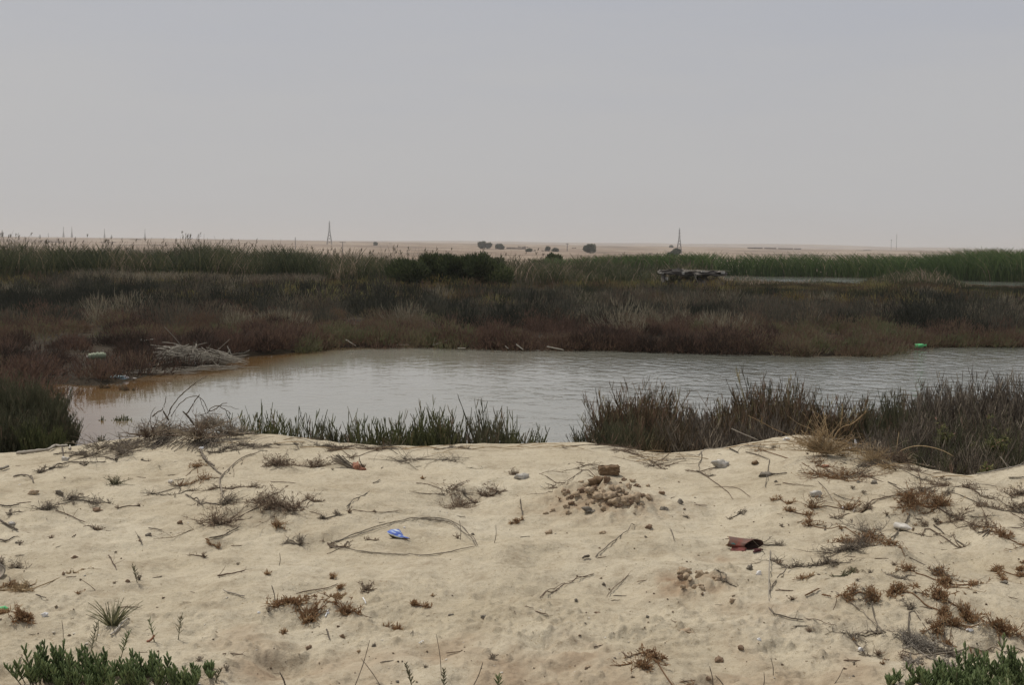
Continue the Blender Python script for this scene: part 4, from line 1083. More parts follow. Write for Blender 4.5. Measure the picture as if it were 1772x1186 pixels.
for i, (px, base, top, wpx, Y, lab) in enumerate([
        (700, 500, 442, 84, 70, 'dark green rounded tamarisk, leftmost of the four before the reeds'),
        (757, 498, 438, 66, 71, 'dark green tamarisk, second from the left of the four'),
        (800, 500, 444, 60, 70, 'dark green low tamarisk beside the tallest of the four'),
        (845, 500, 441, 76, 69, 'dark green tamarisk at the right end of the four')]):
    b = at(px, base, Y); z = float(H(b[0], Y)); h = at(px, top, Y)[2] - z
    leafy('tamarisk_bush', (b[0], Y, z), wpx * Y / F, float(h), 9000, 500 + i, lab, L=.26, wd=.045, group='tamarisks before the reed bed')
for i, (px, top, wpx, Y, lab) in enumerate([(838, 439, 30, 140, 'round green bush just above the reed bed, left of centre'), (862, 441, 20, 140, 'small round green bush beside the larger one above the reeds'), (958, 441, 24, 142, 'round green bush just above the reed bed, right of centre')]):
    b = at(px, top, Y); z = float(H(b[0], Y)); leafy('round_bush', (b[0], Y, z), wpx * Y / F, b[2] - z, 2500, 520 + i, lab, L=.35, wd=.11, group='round bushes beyond the reeds')

# ------------------------------------------------------------------ far desert: trees, walls, pylons
def farp(px, py):
    """a point of the far plain seen at this pixel"""
    d = ray(px, py); Y = np.geomspace(150, 6000, 700); P = d[None] * Y[:, None]
    g = P[:, 2] + EYE - H(P[:, 0], P[:, 1]); i = np.where(g < 0)[0]
    Yh = Y[i[0]] if len(i) else 2700
    x = d[0] * Yh
    return Vector((x, Yh, float(H(x, Yh))))
for i, (px, base, wpx, hpx, lab) in enumerate([
        (834, 431, 12, 12, 'tallest tree at the left of the distant farm'), (846, 431, 10, 9, 'second tree from the left of the distant farm'), (865, 432, 13, 8, 'third dark tree beside the distant walls'),
        (1021, 439, 23, 15, 'large lone dark tree on the desert right of the farm'), (961, 436, 10, 5, 'small dark bush between the farm and the lone tree'), (948, 434, 6, 6, 'tiny tree left of the small dark bush'),
        (1168, 442, 16, 10, 'dark square topped tree clump at the foot of the right pylon'), (1160, 443, 8, 5, 'low bush left of the pylon clump'), (1162, 429, 5, 2, 'tiny bush above the pylon clump'),
        (650, 425, 5, 4, 'tiny tree on the plain right of the left pylon'), (914, 436, 10, 4, 'low dark bush below the farm walls')]):
    q = farp(px, base); s = q.y / F
    leafy('distant_tree', q, wpx * s, hpx * s * 1.05, 2600 if wpx > 12 else 1200, 540 + i, lab, mat='farleaf', L=1.1 * q.y / 1000, wd=.5 * q.y / 1000, group='trees on the far plain', cat='tree')
def farm(name, px, base, wpx, hpx, lab, seed, dep=8, cat='building'):
    q = farp(px, base); s = q.y / F; o = root(name, q, lab, cat, 'low buildings on the far plain')
    w = wpx * s; h = hpx * s; rr = random.Random(seed); x = -w / 2
    while x < w / 2 - .5:
        ww = min(w / 2 - x, w * (.12 + .2 * rr.random())); hh = h * (.55 + .5 * rr.random())
        add('wall', box_me('wall', M['wall'], ww * .96, dep, hh, -.5, 0), (x + ww / 2, rr.random() * 3, 0), parent=o)
        add('roof', box_me('roof', M['rubble'], ww * 1.0, dep * 1.05, hh * .14, hh - .49, 0), (x + ww / 2, rr.random() * 3, 0), parent=o)
        x += ww + (w * .06 * rr.random() if rr.random() < .4 else 0)
for i, a in enumerate([('farm_building', 893, 431, 34, 3, 'long low mud farm building right of the distant trees'), ('farm_building', 905, 428, 18, 2, 'upper row of walls behind the farm building'),
        ('farm_building', 920, 434.5, 14, 2.6, 'small walled yard right of the farm building'), ('farm_building', 945, 435, 16, 2.6, 'low wall between the yard and small dark bush'),
        ('farm_building', 993, 430, 9, 1.8, 'tiny hut below the thin mast'), ('farm_building', 1135, 440, 24, 3, 'low dark sheds left of the pylon clump'),
        ('long_shed', 1340, 431.0, 92, 2.6, 'very long dark low shed on the right horizon'), ('long_shed', 1495, 434, 26, 1.6, 'short dark low shed right of the long one'),
        ('farm_building', 92, 419, 26, 2.2, 'low dark building on the plain at far left'), ('farm_building', 186, 420, 24, 1.8, 'low dark building under the far left pylons'),
        ('farm_building', 235, 415, 20, 1.4, 'dark low wall on the left skyline'), ('farm_building', 272, 425, 14, 1.6, 'low wall right of the far left pylons'), ('farm_building', 676, 422, 6, 1.2, 'tiny hut right of the left pylon'),
        ('farm_building', 1070, 440, 12, 1.8, 'tiny ruin right of the lone tree'), ('farm_building', 1262, 437, 20, 1.2, 'low wall just above the green cattails'), ('farm_building', 845, 432, 34, 1.2, 'low wall under the three farm trees')]):
    farm(*a, seed=i)

def pylon(px, base, top, lab, wide=12.0, group='lattice pylons', Yd=None):
    q = farp(px, base) if Yd is None else Vector(at(px, base, Yd))
    if Yd is not None: q.z = float(H(q.x, q.y))
    h = at(px, top, q.y)[2] - q.z
    o = root('lattice_pylon', q, lab, 'pylon', group); k = q.y / 1500; r = .27 * k
    bw = h * .108 * wide / 12; tw = bw * .10
    kn = .60
    def leg(sx, sy):
        mid = bw * .24
        return [(sx * bw, sy * bw, -1), (sx * mid, sy * mid, h * kn), (sx * tw, sy * tw, h * .97)]
    for sx in (-1, 1):
        for sy in (-1, 1):
            add('leg', path_me('leg', M['steel'], leg(sx, sy), r, 1, S=4, taper=(1, .8, .7), subdiv=3), parent=o)
    segs = []
    zs = [0, .16, .31, .44, .54, .62, .69, .76, .83, .90]
    def wd(z):
        return np.interp(z, [0, kn, .97], [bw, bw * .24, tw])
    for a, b in zip(zs[:-1], zs[1:]):
        wa, wb = wd(a), wd(b)
        for ax in (0, 1):
            for s_ in (-1, 1):
                for f in (-1, 1):
                    p0 = (f * wa, s_ * wa, a * h) if ax == 0 else (s_ * wa, f * wa, a * h)
                    p1 = (-f * wb, s_ * wb, b * h) if ax == 0 else (s_ * wb, -f * wb, b * h)
                    segs.append((p0, p1))
    S_ = np.array(segs, float)
    add('bracing', vmesh('bracing', [tubes(S_, np.full((len(S_), 2), r * .45), np.zeros(len(S_)), 3)], M['steel']), parent=o)
    for z, l in ((.66, .5), (.78, .45), (.90, .36)):
        add('crossarm', path_me('crossarm', M['steel'], [(-bw * l, 0, z * h), (0, 0, z * h + bw * .12), (bw * l, 0, z * h)], r * .8, 2, S=4, taper=(.4, 1.3, .4), subdiv=3), parent=o)
    add('peak', path_me('peak', M['steel'], [(0, 0, h * .95), (0, 0, h)], r, 3, S=4), parent=o)
pylon(570, 423, 382, 'tall lattice pylon on the horizon left of centre')
pylon(1175, 440, 394, 'tall lattice pylon standing right of centre behind the hide')
pylon(110, 414, 392, 'faint far pylon at left, left one of the close pair', Yd=3000, wide=7)
pylon(124.5, 414, 392, 'faint far pylon at left, right one of the close pair', Yd=3000, wide=7)
pylon(181, 416, 395, 'faint far pylon alone right of the close pair', Yd=3100, wide=7)
pylon(251, 415, 396, 'faint far pylon nearest to the left skyline wall', Yd=3200, wide=7)
pylon(84, 413, 403, 'tiniest faint pylon at the far left', Yd=3300, wide=7)
def mast(px, base, top, lab, Yd, r=.5, arm=0):
    q = Vector(at(px, base, Yd)); q.z = float(H(q.x, q.y)); h = at(px, top, Yd)[2] - q.z
    o = root('mast', q, lab, 'mast')
    add('pole', path_me('pole', M['steel'], [(0, 0, -1), (0, 0, h / 2), (0, 0, h)], r, 1, S=6), parent=o)
    if arm: add('crossarm', path_me('crossarm', M['steel'], [(-arm, 0, h * .93), (0, 0, h * .93), (arm, 0, h * .93)], r * .8, 1, S=4), parent=o)
mast(1551, 434, 404, 'tall thin mast on the right horizon', 3300, .9)
mast(1542, 431, 414, 'shorter mast with a small head left of the tall thin one', 3300, .8, 2.5)
mast(593, 436, 418, 'wooden power pole with a crossarm right of the left pylon', 420, .12, 1.1)
mast(981.5, 431, 421, 'thin mast with a small head above the tiny hut', 900, .3, 1.2)
mast(511, 432, 410, 'thin pole left of the left pylon', 700, .2, .0)

# ------------------------------------------------------------------ litter on the sand
def blue_wrapper():
    p = gp(690, 931); s = mpp(p)
    o = root('crushed_wrapper', p + Vector((0, -.01, -.010)), 'crushed blue and silver foil wrapper inside the loop of dry reeds', 'wrapper')
    k = .000232
    T = np.array([(470, 445), (560, 400), (650, 374), (760, 368), (830, 455), (885, 545), (935, 582), (1000, 604), (1056, 620)], float)
    E = np.array([(474, 462), (540, 512), (620, 542), (700, 572), (770, 592), (835, 604), (905, 606), (975, 614), (1058, 625)], float)
    B = np.array([(486, 492), (545, 590), (630, 628), (710, 645), (780, 652), (840, 652), (905, 646), (980, 638), (1060, 628)], float)
    def P3(q, y):
        x = (q[:, 0] - 770) * k; up_ = (655 - q[:, 1]) * k
        return np.stack([x, y, up_ - y * .25], -1)
    yT = np.array([.010, .034, .046, .050, .040, .028, .016, .010, .004]); yB = np.array([.008, .010, .012, .014, .014, .012, .010, .008, .004])
    yE = np.array([-.002, -.018, -.024, -.027, -.026, -.022, -.016, -.010, .0])
    def loft(A, C, n, bulge, mt, name):
        w_ = np.linspace(0, 1, n)[None, :, None]
        V = A[:, None] * (1 - w_) + C[:, None] * w_
        V[..., 2] += bulge * np.sin(PI * w_[..., 0]) * np.sin(np.linspace(.1, PI - .1, len(A)))[:, None]
        V[..., 2] += .0028 * np.sin(np.arange(len(A))[:, None] * 2.3 + w_[..., 0] * 6)
        m_ = len(A); i = (np.arange(m_ - 1) * n)[:, None] + np.arange(n - 1)[None]
        Q = np.stack([i, i + n, i + n + 1, i + 1], -1).reshape(-1, 4)
        f = add(name, mesh(name, V.reshape(-1, 3), Q, mt, smooth=True), parent=o)
        md = f.modifiers.new('s', 'SOLIDIFY'); md.thickness = .0012
        sb = f.modifiers.new('b', 'SUBSURF'); sb.levels = sb.render_levels = 1
    m, t, b = new_mat('blue_foil'); tcn = N(t, 'ShaderNodeTexCoord'); n = N(t, 'ShaderNodeTexNoise'); n.inputs['Scale'].default_value = 30; n.inputs['Detail'].default_value = 2
    mpn = N(t, 'ShaderNodeMapping'); mpn.inputs['Scale'].default_value = (.7, 1.6, 2.4); mpn.inputs['Rotation'].default_value = (0, .5, .3); mpn.inputs['Location'].default_value = (.3, .1, .2)
    t.links.new(tcn.outputs['Object'], mpn.inputs[0]); t.links.new(mpn.outputs[0], n.inputs['Vector'])
    r = N(t, 'ShaderNodeValToRGB'); setramp(r, [(.28, (.02, .03, .12)), (.42, (.06, .11, .42)), (.52, (.11, .19, .52)), (.585, (.45, .52, .62)), (.68, (.60, .64, .64))]); t.links.new(n.outputs[0], r.inputs[0]); t.links.new(r.outputs[0], b.inputs['Base Color'])
    b.inputs['Roughness'].default_value = .4; b.inputs['Specular IOR Level'].default_value = .5
    loft(P3(E, yE), P3(T, yT), 7, .006, m, 'foil')
    sv, t, b = new_mat('silver_rim'); b.inputs['Base Color'].default_value = (.42, .44, .36, 1); b.inputs['Roughness'].default_value = .45
    add('rim', path_me('rim', sv, [tuple(q) for q in (P3(E, yE) + (0, -.001, -.001))[:7]], .0036, 2, S=6, taper=(.5, 1.2, 1.3, .8, .3)), parent=o)
    dk = rocky('shaded_underside', (.06, .045, .038), (.13, .095, .075), 40)  # dark brown holds the shade under the wrapper and its ground shadow
    loft(P3(B, yB), P3(E, yE) + (0, 0, -.002), 4, .0, dk, 'underside')
blue_wrapper()

def red_tin():
    p = gp(1283, 950)
    o = root('rusty_tin', p + Vector((0, .02, 0)), 'flattened red rusty tin with an open dark mouth on the right sand', 'tin', rot=(math.radians(4), math.radians(3), math.radians(-16)))
    L, ry, rz = .150, .062, .024; nu, nv = 16, 26; V = np.zeros((nu, nv, 3))
    for i in range(nu):
        u = i / (nu - 1)
        for j in range(nv):
            a = -.45 + (2 * PI - .75) * j / (nv - 1)       # seam opened at the front
            k = 1 + .10 * math.sin(5 * u + 2 * a) + .05 * math.sin(7 * a + 3 * u) + .12 * max(0, math.sin(a)) * math.sin(6.5 * u + 1)
            skew = -.050 * math.cos(a) * u ** 2                 # slanted mouth
            V[i, j] = (-L / 2 + L * u + skew + (.010 * math.sin(a * 2) if i == 0 else 0), -math.cos(a) * ry * k * (1 - .12 * u), .030 + math.sin(a) * rz * k * (1 + .12 * u))
    i = (np.arange(nu - 1) * nv)[:, None] + np.arange(nv - 1)[None]
    Q = np.stack([i, i + nv, i + nv + 1, i + 1], -1).reshape(-1, 4)
    m, t, b = new_mat('red_rusty_paint'); tcn = N(t, 'ShaderNodeTexCoord'); n = N(t, 'ShaderNodeTexNoise'); n.inputs['Scale'].default_value = 26; n.inputs['Detail'].default_value = 6; n.inputs['Roughness'].default_value = .65
    t.links.new(tcn.outputs['Object'], n.inputs['Vector'])
    sp = N(t, 'ShaderNodeSeparateXYZ'); t.links.new(tcn.outputs['Object'], sp.inputs[0])
    q = N(t, 'ShaderNodeMath', operation='MULTIPLY_ADD'); q.inputs[1].default_value = 9.0; t.links.new(sp.outputs[2], q.inputs[0]); t.links.new(n.outputs[0], q.inputs[2])
    r = N(t, 'ShaderNodeValToRGB'); setramp(r, [(.50, (.24, .035, .03)), (.72, (.21, .045, .035)), (.85, (.15, .065, .045)), (1, (.115, .066, .05))]); t.links.new(q.outputs[0], r.inputs[0])
    t.links.new(r.outputs[0], b.inputs['Base Color']); b.inputs['Roughness'].default_value = .6
    inn = rocky('shaded_tin_inside', (.03, .018, .014), (.075, .045, .035), 30)  # rusty inside, its colour darkened for the shade in the hollow
    f = add('tin_wall', mesh('tin_wall', V.reshape(-1, 3), Q, [m, inn], smooth=True), parent=o); md = f.modifiers.new('s', 'SOLIDIFY'); md.thickness = .0025; md.material_offset = 1; md.material_offset_rim = 0
    tl, t, b = new_mat('teal_paint'); b.inputs['Base Color'].default_value = (.05, .16, .16, 1)
    add('teal_patch', lump_me('teal_patch', tl, .028, .004, .018, 5, sub=2, flatbase=False), (-.040, -.0640, .036), parent=o)
    rim = rocky('tin_rim', (.20, .12, .07), (.38, .30, .2), 40)
    add('rim', path_me('rim', rim, [tuple(V[k, 0] + (0, -.001, 0)) for k in range(0, nu, 3)] , .0028, 2, S=6), parent=o)
    add('front_lip', path_me('front_lip', rim, [tuple(V[0, k]) for k in range(0, nv, 3)], .003, 2, S=6), parent=o)
    # loose front flap
    W = np.zeros((8, 6, 3))
    for a in range(8):
        for c in range(6):
            u = a / 7; v = c / 5
            W[a, c] = (-.045 + .085 * u - .006 * v, -.064 - .026 * v + .01 * (u - .5) ** 2, .022 - .020 * v * (1 + .2 * math.sin(5 * u)))
    i = (np.arange(7) * 6)[:, None] + np.arange(5)[None]; Q = np.stack([i, i + 6, i + 7, i + 1], -1).reshape(-1, 4)
    rd, t, b = new_mat('bright_red_paint'); rd = rocky('rusty_red_flap', (.085, .030, .024), (.20, .045, .035), 45, .4, .6)
    f = add('flap', mesh('flap', W.reshape(-1, 3), Q, rd, smooth=True), parent=o); md = f.modifiers.new('s', 'SOLIDIFY'); md.thickness = .002
    q = gp(1311, 955); thing('tin_lid', lump_me('tin_lid', rocky('dark_rust', (.035, .012, .012), (.10, .03, .03), 30), .062, .03, .022, 9, facet=.2), q, 'small dark rusty tin lid in front of the tin mouth', 'tin lid', rz=.5)
red_tin()

def crumple(px, py, wpx, hpx, mat, lab, seed, name='crumpled_plastic', cat='plastic litter', rz=0, dep=.6, facet=.5, dz=0):
    p = gp(px, py); s = mpp(p); thing(name, lump_me(name, M[mat] if isinstance(mat, str) else mat, wpx * s * 1.05, wpx * s * dep, hpx * s * 1.25, seed, facet=facet, rough=.5, fine=.2, sub=3, smooth=False), p, lab, cat, rz=rz, dz=dz)
crumple(1249, 808, 24, 12, 'white', 'crumpled white plastic lump near the crest right of the clod heap', 51)
crumple(1414, 860, 16, 9, 'white', 'crushed pale plastic tub right of the middle sand slope', 52)
crumple(1490, 1127, 9, 7, 'paper', 'small white crumpled paper left of the grey twig tangle', 53, name='paper_scrap', cat='paper')
crumple(1606, 1184, 34, 10, 'paper', 'white sheet half hidden under the green bush at bottom right', 54, name='white_sheet', cat='plastic sheet')
crumple(78, 1068, 9, 8, 'paper', 'white scrap at the root of the golden forked twigs', 55, name='paper_scrap', cat='paper')
crumple(1362, 762, 7, 4, 'paper', 'tiny white scrap on the crest left of the golden bush', 56, name='paper_scrap', cat='paper')
crumple(1469, 780, 6, 5, 'paper', 'tiny white scrap below the torn white strip', 57, name='paper_scrap', cat='paper')
crumple(1313, 996, 7, 7, 'paper', 'small white scrap on the sand below the red tin', 58, name='paper_scrap', cat='paper')
crumple(1313, 1109, 5, 4, 'paper', 'tiny white scrap low on the right sand', 59, name='paper_scrap', cat='paper')
crumple(905, 829, 16, 7, 'white', 'flat pale scrap left of the clod heap', 60, name='paper_scrap', cat='paper')
crumple(700, 915, 3, 2, 'paper', 'white fleck behind the blue wrapper', 61, name='paper_scrap', cat='paper')
crumple(1678, 1093, 10, 4, 'paper', 'white strip in the rusty scrub at lower right', 62, name='paper_scrap', cat='paper')
crumple(568, 1062, 4, 3, 'paper', 'white fleck under the low brown scrub', 63, name='paper_scrap', cat='paper')
crumple(448, 1062, 5, 3, 'paper', 'white fleck left of the short white tube', 64, name='paper_scrap', cat='paper')
crumple(365, 764, 8, 6, 'paper', 'white scrap tangled in the right side of the root mound', 65, name='paper_scrap', cat='paper')
crumple(348, 778, 7, 4, 'paper', 'white scrap on the sand under the root mound', 66, name='paper_scrap', cat='paper')
crumple(113, 798, 10, 7, 'white', 'pale lump of plastic on the left crest', 67, name='paper_scrap', cat='paper')
crumple(20, 908, 9, 6, 'white', 'pale lump near the left edge above the crooked stick', 68, name='paper_scrap', cat='paper')
crumple(1479, 886, 5, 4, 'paper', 'white fleck in the straw scrub at right', 69, name='paper_scrap', cat='paper')
crumple(1457, 882, 5, 4, 'paper', 'white fleck left of the straw scrub at right', 70, name='paper_scrap', cat='paper')
for i, (a, b, r, lab) in enumerate([((563, 1070), (568, 1058), .0035, 'short white tube leaning in the low brown scrub'), ((628, 1037), (633, 1047), .003, 'short white tube under the sparse upright sprig'), ((725, 1117), (733, 1112), .0025, 'tiny white tube on the lower middle sand')]):
    o, l = wpath([a, b], .006); thing('white_tube', path_me('white_tube', M['paper'], l, r, i, S=8), o, lab, 'tube')
# torn white strip hanging from a stick
o, l = upath([(1472, 752), (1479, 760), (1481, 770), (1476, 782)], 9.75); sr = root('torn_strip', o, 'torn white plastic strip hanging from a stick on the crest', 'plastic strip')
add('strip', path_me('strip', M['paper'], l[1:], .011, 1, S=6, taper=(.35, 1, .6, .2)), parent=sr); add('stick', path_me('stick', M['driftgrey'], [l[0], l[1], tuple(np.array(l[1]) + (.02, 0, -.08))], .004, 2), parent=sr)
# dirty bottle on the right
p = gp(1548, 912); bottle('dirty_bottle', (p.x, p.y, p.z + .012), .135, .024, M['white'], 'dirty crushed white plastic bottle lying on the right sand slope', (.3, math.radians(2), math.radians(-50)), M['clod'])
# orange wrapper in fibre tuft
om = rocky('orange_wrapper', (.20, .085, .05), (.40, .19, .115), 40, .5, .6)
p = gp(612, 812); tf = root('fibre_tuft', p, 'frayed grey fibre tuft holding a crumpled orange wrapper', 'litter tuft')
rs = np.random.default_rng(9); n = 46
P0 = np.stack([rs.normal(size=n) * .018, rs.normal(size=n) * .015, np.zeros(n)], -1); D = np.stack([-.11 - .06 * rs.random(n), .05 * rs.normal(size=n) + .05, .05 + .05 * rs.random(n)], -1)
K = np.linspace(0, 1, 5); PP = P0[:, None] + D[:, None] * K[None, :, None] + rs.normal(size=(n, 5, 3)) * .003
add('fibres', vmesh('fibres', [tubes(PP, np.full((n, 5), .0022), rs.random(n) * .6 + .2, 3)], M['near_grey']), parent=tf)
add('wrapper', lump_me('wrapper', om, .055, .045, .05, 8, facet=1.2, rough=.9, fine=.6, smooth=False), (.03, .01, -.005), parent=tf)
add('fibres', scrub_me('fibres', M['dry'], .14, .07, 26, 350, flat=.3), (.07, 0, 0), parent=tf)
p = gp(1428, 808); thing('orange_scrap', lump_me('orange_scrap', om, .055, .03, .018, 12, facet=.6, smooth=False), p, 'small orange scrap at the front of the rusty mat near the crest', 'wrapper', rz=.4)
p = gp(3, 1060); thing('green_scrap', lump_me('green_scrap', gm, .05, .03, .03, 13, facet=.5, smooth=False), p, 'bright green plastic scrap at the left edge', 'plastic scrap')
# broken bowl at the left edge
def bowl():
    p = gp(2, 998); o = root('broken_bowl', p + Vector((-.045, 0, -.012)), 'pale broken bowl sunk in sand at the left edge', 'bowl', rot=(.5, .1, 0))
    S = 20; V = []; Q = []
    for k, (r, z) in enumerate([(.015, 0), (.040, .006), (.058, .02), (.066, .040), (.062, .041), (.053, .024), (.015, .005)]):
        for j in range(S):
            a = j * 2 * PI / S; V.append((math.cos(a) * r, math.sin(a) * r, z))
    for k in range(6):
        for j in range(S):
            Q.append((k * S + j, k * S + (j + 1) % S, (k + 1) * S + (j + 1) % S, (k + 1) * S + j))
    add('bowl_shell', mesh('bowl_shell', V, Q, rocky('old_ceramic', (.28, .24, .19), (.42, .37, .29), 20), smooth=True), parent=o)
    add('rim', path_me('rim', M['stone'], [(math.cos(a) * .064, math.sin(a) * .064, .042) for a in np.linspace(0, 2 * PI, 14)], .004, 1), parent=o)
bowl()

